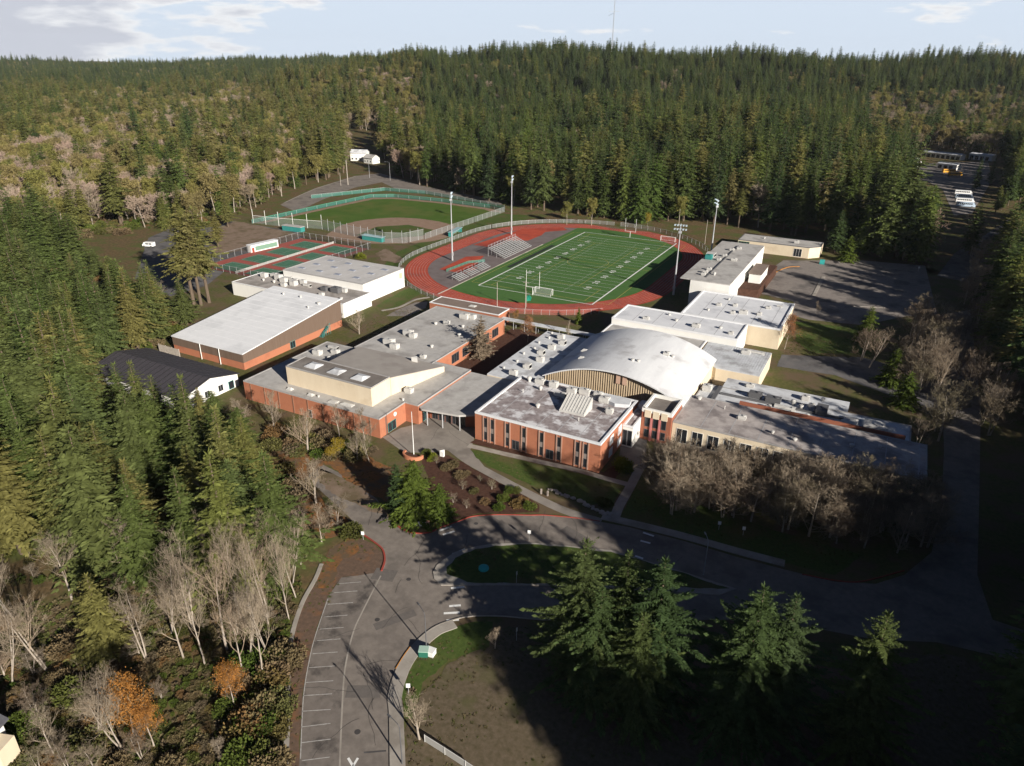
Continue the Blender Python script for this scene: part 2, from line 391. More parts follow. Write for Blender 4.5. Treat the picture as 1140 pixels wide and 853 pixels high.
# ------------------------------------------------------------------ terrain
def sstep(a, b, x):
    t = np.clip((x - a) / (b - a), 0, 1); return t * t * (3 - 2 * t)
def terrain(x, y):
    x = np.asarray(x, float); y = np.asarray(y, float)
    s = x * _Rh[0] + y * _Rh[1]; t = x * _Fh[0] + y * _Fh[1]
    ang = s / np.maximum(t, 1)
    h = 64 * sstep(880, 1450, t) * sstep(-0.55, -0.02, ang)
    h = h + 12 * np.exp(-((t - 760) / 170.0) ** 2) * sstep(-0.1, 0.25, ang) * (1 - sstep(0.36, 0.50, ang))
    h = h + 24 * sstep(1500, 2900, t) * (1 - sstep(-0.62, -0.12, ang))
    h = h + 5 * np.sin(s * 0.006 + 1) * sstep(800, 1300, t) + 4 * np.sin(s * 0.017) * sstep(1000, 1500, t)
    return h
def make_ground():
    rs = np.concatenate([[0.0], np.linspace(40, 600, 15), np.linspace(640, 3600, 75), np.linspace(3900, 6000, 5)])
    na = 180
    A = np.linspace(0, 2 * np.pi, na, endpoint=False)
    v = [(0, 0, -0.05)]
    for r in rs[1:]:
        xs = r * np.cos(A); ys = r * np.sin(A); hs = terrain(xs, ys)
        v += [(a, b, c - 0.05) for a, b, c in zip(xs, ys, hs)]
    f = [(0, 1 + i, 1 + (i + 1) % na) for i in range(na)]
    for k in range(len(rs) - 2):
        o = 1 + k * na; p = o + na
        f += [(o + i, p + i, p + (i + 1) % na, o + (i + 1) % na) for i in range(na)]
    g = MB(); g.v = v; g.f = f
    o = g.build('ground', floor_m); o['kind'] = 'structure'
    return o
make_ground()
# the air: one even, thin haze round the whole place
hz = MB().box(-6200, 6200, -6200, 6200, -2.0, 205).build('haze', None)
hz['kind'] = 'stuff'
hm = bpy.data.materials.new('haze_air'); hm.use_nodes = True; hm.node_tree.nodes.clear()
ho = hm.node_tree.nodes.new('ShaderNodeOutputMaterial'); hv = hm.node_tree.nodes.new('ShaderNodeVolumePrincipled')
hv.inputs['Color'].default_value = (0.80, 0.86, 0.95, 1); hv.inputs['Density'].default_value = HAZE; hv.inputs['Anisotropy'].default_value = 0.0
hm.node_tree.links.new(hv.outputs[0], ho.inputs['Volume']); hz.data.materials.append(hm); hz.display_type = 'WIRE'

# ---- open ground and lawns about the campus
sheet('campus_lawn', [(-70, 78), (-66, 20), (70, 20), (58, 140), (40, 200), (40, 345), (5, 350), (-20, 384), (-70, 388), (-128, 380), (-200, 372), (-300, 374), (-330, 270), (-262, 192), (-238, 168), (-215, 140), (-196, 124), (-150, 100), (-110, 99), (-90, 92)], -0.02, grass_dull)

# ---- front drive, loop road and parking
front_poly = pts((333, 858), (336.5, 778), (347.5, 720), (364, 666), (380, 643), (424, 637), (428, 624), (426, 613), (419, 606), (406, 597), (390, 577), (372, 560), (352, 542), (335, 520), (348, 512), (385, 530), (420, 556), (434, 578),
                 (443, 587), (454, 592.5), (465, 594.4), (479, 593.4), (490, 588), (513, 580), (526, 575.5), (551, 573.5), (589, 574), (606, 574), (640, 577), (669, 581), (700, 587), (760, 602), (820, 620), (873, 634), (930, 648), (975, 650), (1007, 640), (1037, 615),
                 (1048, 570), (1051, 500), (1048, 420), (1040, 352), (1080, 345), (1092, 450), (1090, 560), (1088, 640), (1105, 690), (1150, 705), (1150, 740), (1043, 715), (973, 712), (910, 700), (820, 690), (700, 690), (610, 690), (560, 686), (525, 686), (503, 690), (481, 700), (457, 720), (441, 745.5), (432, 775), (433, 797), (434, 858))
sheet('loop_road', front_poly, 0.0, asphalt)
park = pts((333, 858), (336.5, 778), (347.5, 720), (364, 666), (380, 643), (419, 646), (404, 680), (393, 705), (384, 745.5), (380.5, 797), (378, 858))
sheet('parking_strip', park, 0.008, asphalt_park)
sheet('gravel_verge', pts((362, 545), (396, 560), (434, 577), (432, 572), (418, 555), (385, 535), (352, 520)), 0.012, dirt)
strip('parking_seam', pts((424, 641), (404, 680), (393, 705), (384, 745.5), (380.5, 797), (378, 858)), -0.12, 0.12, 0.016, 0.016, concrete)
mk = MB()
for y, xa, xb in ((649, 377, 402), (659, 372, 398), (672, 365, 393), (686, 361, 387), (699.6, 356, 383), (712.4, 353, 379), (727, 348, 376), (742.5, 344, 373), (759, 340.5, 371), (773.6, 337.5, 369.5), (791, 336, 368), (808.5, 335.5, 368), (826, 336, 368), (846, 336, 367)):
    a = G(xa, y + 1); b = G(xb, y - 1 - (2 if y > 800 else 0)); ribbon_mb(mk, [a, b], -0.06, 0.06, 0.02, 0.02)
ribbon_mb(mk, smooth_line(pts((365, 667), (352, 705), (345, 732), (338, 775), (334.5, 845))), -0.06, 0.06, 0.02, 0.02)
tag(mk.build('parking_marking', worn_paint), kind='structure')
mk = MB()
for a, b in (((489.5, 591), (503, 586)), ((493, 595.5), (506, 591.5)), ((504, 617), (518, 611.5)), ((502, 655), (517, 653.5)), ((500, 675), (513, 674)), ((497, 691), (511, 690)), ((716, 593), (728, 597)), ((713, 602), (724, 605)), ((707, 619), (716, 622)), ((494, 683), (512, 682))):
    ribbon_mb(mk, [G(*a), G(*b)], -0.24, 0.24, 0.02, 0.02)
# yield mark at the bottom of the drive
for a, b in (((387.5, 844), (393, 853)), ((398.5, 844), (393, 853))): ribbon_mb(mk, [G(*a), G(*b)], -0.16, 0.16, 0.022, 0.022)
tag(mk.build('road_marking', white_paint), kind='structure')
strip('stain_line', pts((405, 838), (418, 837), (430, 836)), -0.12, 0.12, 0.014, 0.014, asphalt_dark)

ck = MB(); rc = random.Random(5)
for px, py in ((400, 800), (410, 740), (395, 770), (425, 700), (440, 660), (450, 630), (470, 650), (415, 790), (418, 830), (400, 700), (455, 690), (430, 610), (410, 585), (520, 595), (560, 590), (600, 592), (640, 600), (700, 606), (760, 620), (890, 330), (940, 320), (980, 330), (910, 345), (870, 340), (500, 480), (480, 490)):
    x, y = G(px, py); a = rc.uniform(0, 6.28); P = [(x, y)]
    for k in range(rc.randint(4, 11)):
        a += rc.uniform(-.28, .28); P.append((P[-1][0] + math.cos(a) * .9, P[-1][1] + math.sin(a) * .9))
    ribbon_mb(ck, P, -.028, .028, .019, .019)
tag(ck.build('road_crack', M('tar_line', (0.055, 0.05, 0.048))), kind='structure')
for i, (px, py) in enumerate(((420, 690), (455, 645), (398, 815), (530, 583), (880, 335))):
    x, y = G(px, py); MB().tube((x, y, .012), (x, y, .022), .42, k=16).build('manhole_cover', M('iron', (0.06, 0.055, 0.055)))['kind'] = 'structure'
for px, py, L_, W_, a in ((405, 770, 5, 2.2, .5), (440, 690, 7, 1.6, 1.0), (428, 640, 4, 3, .3), (560, 587, 9, 2, -.3), (640, 596, 6, 2.4, -.3), (920, 335, 7, 4, .2)):
    x, y = G(px, py); c_, s_ = math.cos(a), math.sin(a)
    sheet('road_patch', [(x + c_ * u - s_ * v, y + s_ * u + c_ * v) for u, v in ((-L_ / 2, -W_ / 2), (L_ / 2, -W_ / 2), (L_ / 2, W_ / 2), (-L_ / 2, W_ / 2))], .014, M('asphalt_patch', (0.12, 0.107, 0.098), (0.15, 0.133, 0.12), 1.5, detail=8))
curb_r = [(434, 858), (433, 797), (432, 775), (441, 745.5), (457.6, 720), (481, 699.6), (503.4, 690.4), (525.4, 686), (560, 686), (610, 690), (700, 690)]
strip('kerb', pts(*curb_r), -0.18, 0.0, 0, 0.14, concrete)
strip('sidewalk', pts(*curb_r[:7]), -2.0, -0.18, 0, 0.12, concrete)
strip('kerb', pts((441, 745), (449, 732), (457.6, 720)), -0.01, 0.1, 0, 0.15, orange_paint)
strip('kerb', pts((434, 576), (443, 587), (454, 592.5), (465, 594.4), (479, 593.4), (490, 588)), -0.02, 0.3, 0, 0.16, red_paint)
strip('kerb', pts((490, 588), (513, 580), (526, 575.5), (551, 573.5), (589, 574), (606, 574), (640, 577), (668, 581)), -0.02, 0.14, 0, 0.15, red_paint)
strip('kerb', pts((403, 595), (406, 597), (419, 606), (426, 613), (428, 624), (424.5, 636)), -0.1, 0.22, 0, 0.16, red_paint)
strip('sidewalk', pts((669, 578), (700, 585), (760, 600), (820, 617), (873, 631)), -0.1, 1.9, 0, 0.12, concrete)
strip('kerb', pts((893, 640), (930, 647), (960, 648), (1007, 636)), 0, 0.2, 0, 0.14, red_paint)
isl = pts((483.4, 645), (482, 637.6), (486, 630), (494.5, 623), (507, 615), (529, 609), (552, 605.6), (600, 605), (680, 613), (760, 637), (820, 656), (800, 663), (700, 655), (600, 652), (551, 651.7), (519, 652), (491, 652))
MB().prism(isl[::-1], 0, 0.13).build('traffic_island', concrete)['kind'] = 'structure'
sheet('island_lawn', pts((498, 640), (497, 632), (507, 622), (529, 612), (552, 608), (600, 607), (680, 615), (760, 638), (812, 656), (700, 653), (600, 650), (551, 650), (520, 649)), 0.15, grass)
sheet('corner_lawn', pts((447, 775), (455, 748), (469, 725), (490, 706), (510, 697), (530, 692), (548, 692), (545, 720), (500, 735), (485, 750), (470, 760), (460, 800), (452, 800)), 0.012, grass)
sheet('south_verge', pts((447, 858), (452, 800), (470, 770), (500, 738), (560, 700), (700, 692), (980, 720), (1150, 745), (1150, 870)), 0.004, grass_brown)
sheet('verge_litter', pts((318, 858), (320, 745), (323, 723), (335, 676), (351, 645), (366, 612), (395, 597), (418, 607), (426, 616), (427, 626), (422, 637), (380, 643), (364, 666), (347.5, 720), (336.5, 778), (333, 858)), 0.003, M('verge_soil', (0.10, 0.07, 0.052), (0.16, 0.105, 0.075), 1.4, detail=9, c3=(0.20, 0.10, 0.05), s3=0.3, t3=(0.54, 0.7), spec=.1))
sheet('leaf_patch', pts((351, 655), (354, 640), (366, 612), (385, 600), (402, 600), (400, 612), (382, 622), (375, 638), (364, 655)), 0.006, litter)
strip('footpath', pts((318, 858), (320, 803), (322.5, 723), (334.7, 676), (351, 645), (358, 628)), -0.35, 0.35, 0, 0.1, concrete)
sheet('bank_litter', pts((330, 545), (352, 548), (380, 575), (395, 590), (362, 600), (340, 580), (318, 540), (300, 500), (400, 505), (440, 520), (430, 560), (400, 545), (360, 515)), 0.002, litter)

# ---- plaza, front lawn and paths
sheet('plaza', pts((426, 487), (446.4, 476.4), (466, 472), (480, 461), (487, 456), (530, 478), (527, 492), (524, 500), (545, 527), (560, 537), (552, 540), (520, 514), (497, 501), (479, 504), (450, 504)), 0.006, concrete_p)
strip('footpath', pts((503, 500), (522, 514), (549, 529), (585, 548), (627, 568), (669, 581)), -1.1, 1.1, 0, 0.05, concrete_p)
strip('footpath', pts((521, 496), (560, 505), (600, 514), (640, 523), (675, 533), (705, 541)), -0.8, 0.8, 0, 0.06, concrete)
strip('footpath', pts((712, 522), (700, 545), (690, 562), (684, 577)), -1.0, 1.0, 0, 0.07, concrete)
sheet('front_lawn', pts((523, 500.5), (543, 504), (585, 513.5), (638, 526), (669.5, 534), (692, 545), (683, 562), (660, 562), (640, 555), (606, 545.5), (581, 535.5), (549.5, 521.6), (530, 510)), 0.03, grass)
sheet('side_lawn', pts((708, 545), (740, 548), (800, 570), (860, 590), (960, 618), (930, 640), (873, 627), (820, 613), (760, 596), (700, 580), (690, 575)), 0.012, grass)
sheet('bark_bed', pts((470, 512), (480, 507), (500, 507), (522, 518), (549, 533), (585, 552), (600, 562), (600, 571), (551, 571.5), (526, 573), (510, 578), (492, 585), (484, 560)), 0.02, bark)
sheet('bark_bed', pts((523, 492.5), (530, 489), (600, 506), (672, 526), (690, 512), (700, 520), (682, 535), (640, 522), (600, 512), (560, 503)), 0.018, bark)
sheet('courtyard', [(-105, 150), (-88, 150), (-88, 199), (-105, 199)], 0.004, bark)
sheet('court_lawn', pts((395, 395), (440, 372), (475, 345), (470, 338), (455, 335), (430, 345), (395, 365), (340, 400), (300, 425), (280, 418), (330, 392)), 0.006, grass_dull)
sheet('grass_bank', pts((418, 341), (455, 320), (472, 325), (456, 334), (436, 345)), 0.02, grass)
strip('footpath', pts((425, 346), (445, 342), (462, 334), (478, 331)), -0.6, 0.6, 0, 0.05, concrete)
sheet('yard_paving', pts((430, 352), (440, 346), (462, 337), (476, 336), (474, 343), (455, 352)), 0.008, asphalt_lot)
sheet('service_yard', pts((690, 470), (720, 470), (720, 520), (706, 530), (690, 512)), 0.01, asphalt_dark)

# ---- car parks and roads beyond
sheet('north_car_park', pts((843, 326), (850, 305), (872, 290), (960, 290), (1030, 296), (1044, 352), (1010, 352), (960, 362), (900, 356), (878, 350), (884, 336)), 0.0, asphalt_lot)
strip('kerb', pts((848, 322), (860, 306), (876, 298), (890, 297)), -0.15, 0.15, 0, 0.14, orange_paint)
isl2 = pts((904, 329), (908, 329), (919, 308), (915, 308))
MB().prism(isl2, 0, 0.15).build('car_park_island', concrete)['kind'] = 'structure'
strip('kerb', pts((950, 341), (985, 343)), -0.15, 0.15, 0, 0.14, concrete)
sheet('north_lawn', pts((885, 358), (960, 366), (985, 372), (970, 395), (905, 393), (886, 380)), 0.012, grass)
sheet('service_road', pts((870, 395), (960, 398), (1045, 420), (1050, 470), (990, 440), (930, 418), (865, 408)), 0.008, asphalt_dark)
sheet('east_road', [(22, 345), (36, 340), (44, 380), (62, 440), (84, 520), (100, 600), (120, 700), (112, 705), (84, 610), (66, 525), (46, 450), (30, 395)], 0.02, asphalt_dark)
sheet('depot_yard', pts((1012, 194), (1030, 182), (1100, 180), (1105, 200), (1082, 238), (1062, 240), (1050, 212), (1036, 204)), 0.03, asphalt_lot)
sheet('west_car_park', pts((150, 310), (165, 265), (200, 250), (262, 246), (282, 250), (330, 258), (340, 264), (250, 302), (230, 318), (190, 330)), 0.0, asphalt_dark)
sheet('west_gravel', pts((225, 262), (262, 246), (282, 250), (338, 262), (300, 277), (240, 282)), 0.006, dirt)
sheet('west_road', pts((312, 228), (350, 210), (395, 196), (424, 193), (470, 207), (560, 224), (558, 229), (440, 210), (425, 203), (395, 209), (360, 222), (330, 236)), 0.01, asphalt)
strip('road_edge_line', pts((316, 226), (352, 210), (397, 196)), -0.4, 0.4, 0.02, 0.02, concrete)

# ---- football field, track, infield
tx0, tx1, ty0, ty1 = -187.5, -70.5, 213.0, 366.0
def stadium(d, n=40):
    r = (tx1 - tx0) / 2 - d; cx = (tx0 + tx1) / 2; ca = ty0 + 55; cb = ty1 - 55; ry = 55 - d
    P = [(cx + r * math.cos(t), cb + ry * math.sin(t)) for t in np.linspace(0, math.pi, n)]
    P += [(cx + r * math.cos(t), ca + ry * math.sin(t)) for t in np.linspace(math.pi, 2 * math.pi, n)]
    return P
sheet('running_track', stadium(0), 0.02, track_m)
sheet('track_infield', stadium(9.8), 0.04, dzone_m)
fx0, fx1, fy0, fy1 = -140.2, -91.4, 235.6, 345.3
tf = [p for p in stadium(9.8) if p[0] > -148]
tf = stadium(9.8)
turf_poly = [(p[0] if p[0] > -149.5 + 0.0 else -149.5, p[1]) for p in tf if True]
turf_poly = [p for i, p in enumerate(turf_poly) if i == 0 or (abs(p[0] - turf_poly[i - 1][0]) + abs(p[1] - turf_poly[i - 1][1])) > 0.01]
def clipped(P, xmin):
    out = []
    n = len(P)
    for i in range(n):
        a = P[i]; b = P[(i + 1) % n]
        if a[0] >= xmin: out.append(a)
        if (a[0] - xmin) * (b[0] - xmin) < 0:
            t = (xmin - a[0]) / (b[0] - a[0]); out.append((xmin, a[1] + t * (b[1] - a[1])))
    return out
sheet('football_turf', clipped(tf, -147.5), 0.06, turf)
strip('kerb', [(-147.5, 218), (-147.5, 310)], 0.0, 0.5, 0.04, 0.25, concrete, sm=False)
sheet('jump_pad', pts((489, 300), (518.8, 286), (539, 285), (532, 292), (532, 299), (518.8, 305.5), (500, 302)), 0.06, track_m)
sheet('jump_pad', [(-176.5, 292), (-166, 292), (-163, 330), (-150, 345), (-155, 350), (-172, 335)], 0.055, track_m)
sheet('dzone_pad', pts((568, 268), (590, 256), (612, 254), (603, 262), (588, 268)), 0.06, track_m)
ml = MB()
for k in range(1, 8):
    P = stadium(1.22 * k); P = P + [P[0]]
    ribbon_mb(ml, P, -0.05, 0.05, 0.046, 0.046)
tag(ml.build('track_marking', worn_paint), kind='structure')
fm = MB()
def rect_line(mb, x0, x1, y0, y1, z): mb.add([(x0, y0, z), (x1, y0, z), (x1, y1, z), (x0, y1, z)], [(0, 1, 2, 3)])
for x in (fx0, fx1): rect_line(fm, x - 0.28, x + 0.28, fy0, fy1, 0.075)
for y in (fy0, fy1): rect_line(fm, fx0 + 0.28, fx1 - 0.28, y - 0.16, y + 0.16, 0.075)
for k in range(21):
    y = fy0 + 9.14 + 4.572 * k
    wd = 0.11 if k in (0, 20) else 0.055
    rect_line(fm, fx0 + 0.28, fx1 - 0.28, y - wd, y + wd, 0.075)
    for hx in (fx0 + 16.3, fx1 - 16.3):
        pass
for k in range(100):
    y = fy0 + 9.14 + 0.9144 * k
    for hx in (fx0 + 16.3, fx1 - 16.3): rect_line(fm, hx - 0.3, hx + 0.3, y + 0.12, y + 0.2, 0.075)
fieldmark = tag(fm.build('field_marking', white_paint), kind='structure')
ym = MB()
for x in (-145.2, -86.0): rect_line(ym, x - 0.08, x + 0.08, fy0 + 3, fy1 - 3, 0.078)
for y in (fy0 + 3, fy1 - 3, (fy0 + fy1) / 2): rect_line(ym, -145, -86.1, y - 0.08, y + 0.08, 0.079)
ribbon_mb(ym, [(-115.8 + 9.15 * math.cos(t), (fy0 + fy1) / 2 + 9.15 * math.sin(t)) for t in np.linspace(0, 2 * math.pi, 48)], -0.07, 0.07, 0.081, 0.081)
for s, y in ((1, fy0 + 3), (-1, fy1 - 3)):
    yy = sorted((y, y + s * 16.5))
    for x in (-136, -95.6): rect_line(ym, x - 0.07, x + 0.07, yy[0] + 0.08, yy[1], 0.078)
    rect_line(ym, -135.9, -95.7, y + s * 16.5 - 0.07, y + s * 16.5 + 0.07, 0.083)
for x in (-126.5, -105.0): rect_line(ym, x - 0.06, x + 0.06, fy0 + 20, fy1 - 20, 0.078)
tag(ym.build('soccer_marking', yellow_paint), kind='structure')
def ground_text(body, x, y, rz, size, mt, name='yard_number'):
    c = bpy.data.curves.new(name, 'FONT'); c.body = body; c.size = size; c.align_x = 'CENTER'; c.align_y = 'CENTER'
    c.offset = 0.05
    c.materials.append(mt)
    o = bpy.data.objects.new(name, c); COL.objects.link(o); o.location = (x, y, 0.085); o.rotation_euler = (0, 0, rz); o['kind'] = 'structure'
for k, s in enumerate(('1 0', '2 0', '3 0', '4 0', '5 0', '4 0', '3 0', '2 0', '1 0')):
    y = fy0 + 9.14 + 9.144 * (k + 1)
    ground_text(s, fx0 + 9.2, y, -math.pi / 2, 3.2, white_paint)
    ground_text(s, fx1 - 9.2, y, math.pi / 2, 3.2, white_paint)
MB().box(-143.4, -141.4, 265, 311, 0.062, 0.1).build('sideline_strip', M('strip_black', (0.022, 0.03, 0.022)), None)  # flat near-black strip added on the turf along the left sideline
tag(bpy.data.objects['sideline_strip'], 'long black strip lying on the turf beside the bleacher sideline', 'mat')

# ---- ball field
bf = [(-303, 274), (-300, 330), (-297, 366), (-285, 374.5), (-250, 377), (-215, 375), (-203, 370), (-203, 300), (-206, 281), (-215, 276), (-235, 278), (-262, 282), (-290, 276)]
sheet('ball_field', bf, 0.03, grass_ball)
hpx, hpy = G(487, 262)
def fan(cx, cy, r, a0, a1, n=24): return [(cx, cy)] + [(cx + r * math.cos(t), cy + r * math.sin(t)) for t in np.linspace(a0, a1, n)]
hp = (-217, 285)
sheet('infield_dirt', smooth_line(pts((362, 263), (380, 251), (410, 244.5), (450, 242.5), (490, 247), (509, 254.5), (500, 264), (470, 270), (420, 271.5), (385, 269)), 4), 0.045, infield_m)
sheet('infield_grass', pts((396, 262), (420, 252.5), (455, 250.5), (482, 256), (470, 263), (430, 266)), 0.055, grass)
sheet('warning_track', [(-303, 274), (-300, 330), (-297, 366), (-285, 374.5), (-250, 377), (-215, 375), (-203, 370), (-207, 366), (-217, 371), (-250, 373), (-283, 370.5), (-293, 363), (-296, 330), (-299, 276)], 0.05, infield_m)
sheet('ball_slope', [(-203, 365), (-203, 300), (-200, 262), (-190, 238), (-178, 222), (-172, 226), (-186, 245), (-190, 275), (-190, 340), (-176, 370)], 0.0, grass)
sheet('path_dirt', pts((418, 282), (430, 277), (452, 290), (440, 293), (425, 290)), 0.03, dirt)

# ---- tennis courts
sheet('tennis_court', [(-257.5, 199.5), (-215, 199.5), (-215, 260.5), (-257.5, 260.5)], 0.02, M('court_red', (0.27, 0.07, 0.055), (0.33, 0.09, 0.07), 0.5, detail=8))
cg = M('court_green', (0.05, 0.13, 0.08), (0.07, 0.17, 0.105), 0.5, detail=8)
tl = MB(); nets = []
for r_ in range(4):
    for c_ in range(2):
        x0 = -254 + c_ * 20.0 + (0 if c_ == 0 else 0.5); y0 = 201.5 + r_ * 14.9
        if c_ == 0: x0 += 2.0
        sheet('court_surface', [(x0, y0), (x0 + 15.5, y0), (x0 + 15.5, y0 + 11.0), (x0, y0 + 11.0)], 0.035, cg)
        for a, b, c, d in ((x0 + .4, x0 + 15.1, y0 + .8, y0 + .95), (x0 + .4, x0 + 15.1, y0 + 10.05, y0 + 10.2), (x0 + .4, x0 + .55, y0 + .95, y0 + 10.05), (x0 + 14.95, x0 + 15.1, y0 + .95, y0 + 10.05), (x0 + 7.7, x0 + 7.8, y0 + .95, y0 + 10.05)):
            rect_line(tl, a, b, c, d, 0.05)
tag(tl.build('court_marking', worn_paint), kind='structure')
# ------------------------------------------------------------------ buildings
def poly_inset(P, d):
    """offset of a counter-clockwise polygon, inwards for d > 0"""
    n = len(P); out = []
    for i in range(n):
        a = Vector(P[i - 1][:2]); b = Vector(P[i][:2]); c = Vector(P[(i + 1) % n][:2])
        e1 = (b - a).normalized(); e2 = (c - b).normalized()
        n1 = Vector((-e1.y, e1.x)); n2 = Vector((-e2.y, e2.x))
        k = 1 + n1.dot(n2)
        q = b + (n1 + n2) * (d / max(k, 0.2))
        out.append((q.x, q.y))
    return out
def shell(root, poly, z, wall, roof, cop=None, base=-0.2, coph=0.28, copw=0.4, thick=0.22, over=0.0):
    n = len(poly)
    zs = list(z) if hasattr(z, '__len__') else [z] * n
    w_ = MB().prism(poly, base, [q - thick for q in zs]).build('wall', wall, root)
    P = poly_inset(poly, -over) if over else poly
    r_ = MB().prism(P, [q - thick for q in zs], zs).build('roof', roof, root)
    if cop:
        A = poly_inset(P, -0.03); B = poly_inset(P, copw); mb = MB()
        vs = [(p[0], p[1], q - 0.12) for p, q in zip(A, zs)] + [(p[0], p[1], q + coph) for p, q in zip(A, zs)] + [(p[0], p[1], q + coph) for p, q in zip(B, zs)] + [(p[0], p[1], q - 0.12) for p, q in zip(B, zs)]
        fs = []
        for i in range(n):
            j = (i + 1) % n
            for k in range(4): fs.append((k * n + i, k * n + j, ((k + 1) % 4) * n + j, ((k + 1) % 4) * n + i))
        mb.add(vs, fs).build('coping', cop, r_)
    return w_, r_
def rect(x0, x1, y0, y1): return [(x0, y0), (x1, y0), (x1, y1), (x0, y1)]
def fbox(mb, face, p, a0, a1, z0, z1, d0, d1):
    """box on a wall face; p the wall plane, d0..d1 how far it stands proud"""
    if face == '-y': mb.box(a0, a1, p - d1, p - d0, z0, z1)
    elif face == '+y': mb.box(a0, a1, p + d0, p + d1, z0, z1)
    elif face == '+x': mb.box(p + d0, p + d1, a0, a1, z0, z1)
    else: mb.box(p - d1, p - d0, a0, a1, z0, z1)
    return mb
def window(root, face, p, a0, a1, z0, z1, frame=None, pane=None, mull=0, name='window', fw=0.09):
    mb = MB()
    fbox(mb, face, p, a0, a0 + fw, z0, z1, -0.02, 0.08); fbox(mb, face, p, a1 - fw, a1, z0, z1, -0.02, 0.08)
    fbox(mb, face, p, a0 + fw, a1 - fw, z1 - fw, z1, -0.02, 0.08); fbox(mb, face, p, a0 + fw, a1 - fw, z0, z0 + fw, -0.02, 0.08)
    for i in range(mull):
        c = a0 + (a1 - a0) * (i + 1) / (mull + 1); fbox(mb, face, p, c - 0.035, c + 0.035, z0 + fw, z1 - fw, -0.02, 0.07)
    o = mb.build(name, frame or steel, root)
    fbox(MB(), face, p, a0 + fw, a1 - fw, z0 + fw, z1 - fw, 0.012, 0.035).build('pane', pane or glass, o)
    return o
UNIT_N = 0
def unit(roof, x, y, z, sx, sy, sz, mt=None, kind=0, name='rooftop_unit'):
    mb = MB(); z -= 0.03
    if kind == 0:      # packaged air handler: kerb, cabinet, hood, fan ring
        mb.box(x - sx / 2 + .1, x + sx / 2 - .1, y - sy / 2 + .1, y + sy / 2 - .1, z, z + 0.3)
        mb.box(x - sx / 2, x + sx / 2, y - sy / 2, y + sy / 2, z + 0.3, z + sz)
        mb.tube((x + sx * .2, y, z + sz), (x + sx * .2, y, z + sz + .18), min(sx, sy) * .3, k=12)
        mb.add([(x - sx / 2 - .45, y - sy * .4, z + sz * .45), (x - sx / 2 - .45, y + sy * .4, z + sz * .45), (x - sx / 2, y + sy * .4, z + sz * .8), (x - sx / 2, y - sy * .4, z + sz * .8), (x - sx / 2, y - sy * .4, z + sz * .45), (x - sx / 2, y + sy * .4, z + sz * .45)],
               [(0, 1, 2, 3), (0, 3, 4), (1, 5, 2), (0, 4, 5, 1)])
    elif kind == 1:    # mushroom exhaust fan
        mb.tube((x, y, z), (x, y, z + sz * .5), sx * .32, k=10); mb.tube((x, y, z + sz * .5), (x, y, z + sz * .85), sx * .5, sx * .5, k=12)
        mb.tube((x, y, z + sz * .85), (x, y, z + sz), sx * .5, sx * .2, k=12)
    elif kind == 2:    # curb-mounted skylight
        mb.box(x - sx / 2, x + sx / 2, y - sy / 2, y + sy / 2, z, z + .25)
        mb.add([(x - sx / 2 + .1, y - sy / 2 + .1, z + .25), (x + sx / 2 - .1, y - sy / 2 + .1, z + .25), (x + sx / 2 - .1, y + sy / 2 - .1, z + .25), (x - sx / 2 + .1, y + sy / 2 - .1, z + .25),
                (x - sx / 4, y, z + sz), (x + sx / 4, y, z + sz)], [(0, 1, 5, 4), (2, 3, 4, 5), (1, 2, 5), (3, 0, 4)])
    elif kind == 3:    # duct with elbow
        mb.box(x - sx / 2, x + sx / 2, y - sy / 2, y + sy / 2, z + .25, z + .25 + sz * .6)
        mb.box(x + sx / 2 - sy, x + sx / 2, y - sy / 2 - .02, y + sy / 2 + .02, z, z + sz)
        mb.tube((x - sx / 2 + .2, y, z), (x - sx / 2 + .2, y, z + .3), .08, k=6)
    elif kind == 4:    # slim vent pipe with cap
        mb.tube((x, y, z), (x, y, z + sz), sx, k=8); mb.tube((x, y, z + sz), (x, y, z + sz + .12), sx * 1.7, sx * .9, k=8)
    return mb.build(name, mt or unit_m, roof)

# --- two storey brick classroom block
X0, X1, Y0, Y1, ZB = -77.2, -45.5, 127.5, 152.0, 7.0
b = empty('school_block', 'two storey red brick classroom block with narrow window slots and stained flat roof', 'school building', ((X0 + X1) / 2, Y0, 0))
b.location = (0, 0, 0)
wl, rf = shell(b, rect(X0, X1, Y0, Y1), ZB, brick, roof_tar, coping_w, coph=0.3, copw=0.55)
Lx = X1 - X0
def slot(a, wd=0.85):
    for z0, z1 in ((0.5, 2.7), (3.9, 6.3)): window(b, '-y', Y0, a - wd / 2, a + wd / 2, z0, z1, unit_dk, fw=0.06)
    mb = MB()
    for s in (-1, 1): fbox(mb, '-y', Y0, a + s * (wd / 2 + 0.2) - 0.13, a + s * (wd / 2 + 0.2) + 0.13, 0.0, ZB - 0.25, -0.02, 0.16)
    mb.build('pilaster', M('pilaster_stone', (0.40, 0.25, 0.19), (0.36, 0.22, 0.165), 1.0), b)
    fbox(MB(), '-y', Y0, a - wd / 2, a + wd / 2, 2.7, 3.9, -0.02, 0.05).build('spandrel', M('spandrel_grey', (0.26, 0.22, 0.20), (0.21, 0.18, 0.16), 1.0), b)
for fr in (0.092, 0.150, 0.277, 0.412, 0.553, 0.690, 0.832, 0.893): slot(X0 + Lx * fr)
for fr in (0.345, 0.620):
    a = X0 + Lx * fr
    window(b, '-y', Y0, a - 0.95, a + 0.95, 0.1, 2.5, unit_dk, mull=1, name='door')
for y0 in (133.2, 138.6): 
    for z0, z1 in ((0.8, 2.9), (3.9, 6.2)): window(b, '+x', X1, y0, y0 + 2.2, z0, z1, coping_w, M('blind_white', (0.6, 0.62, 0.64), rough=0.3), mull=1)
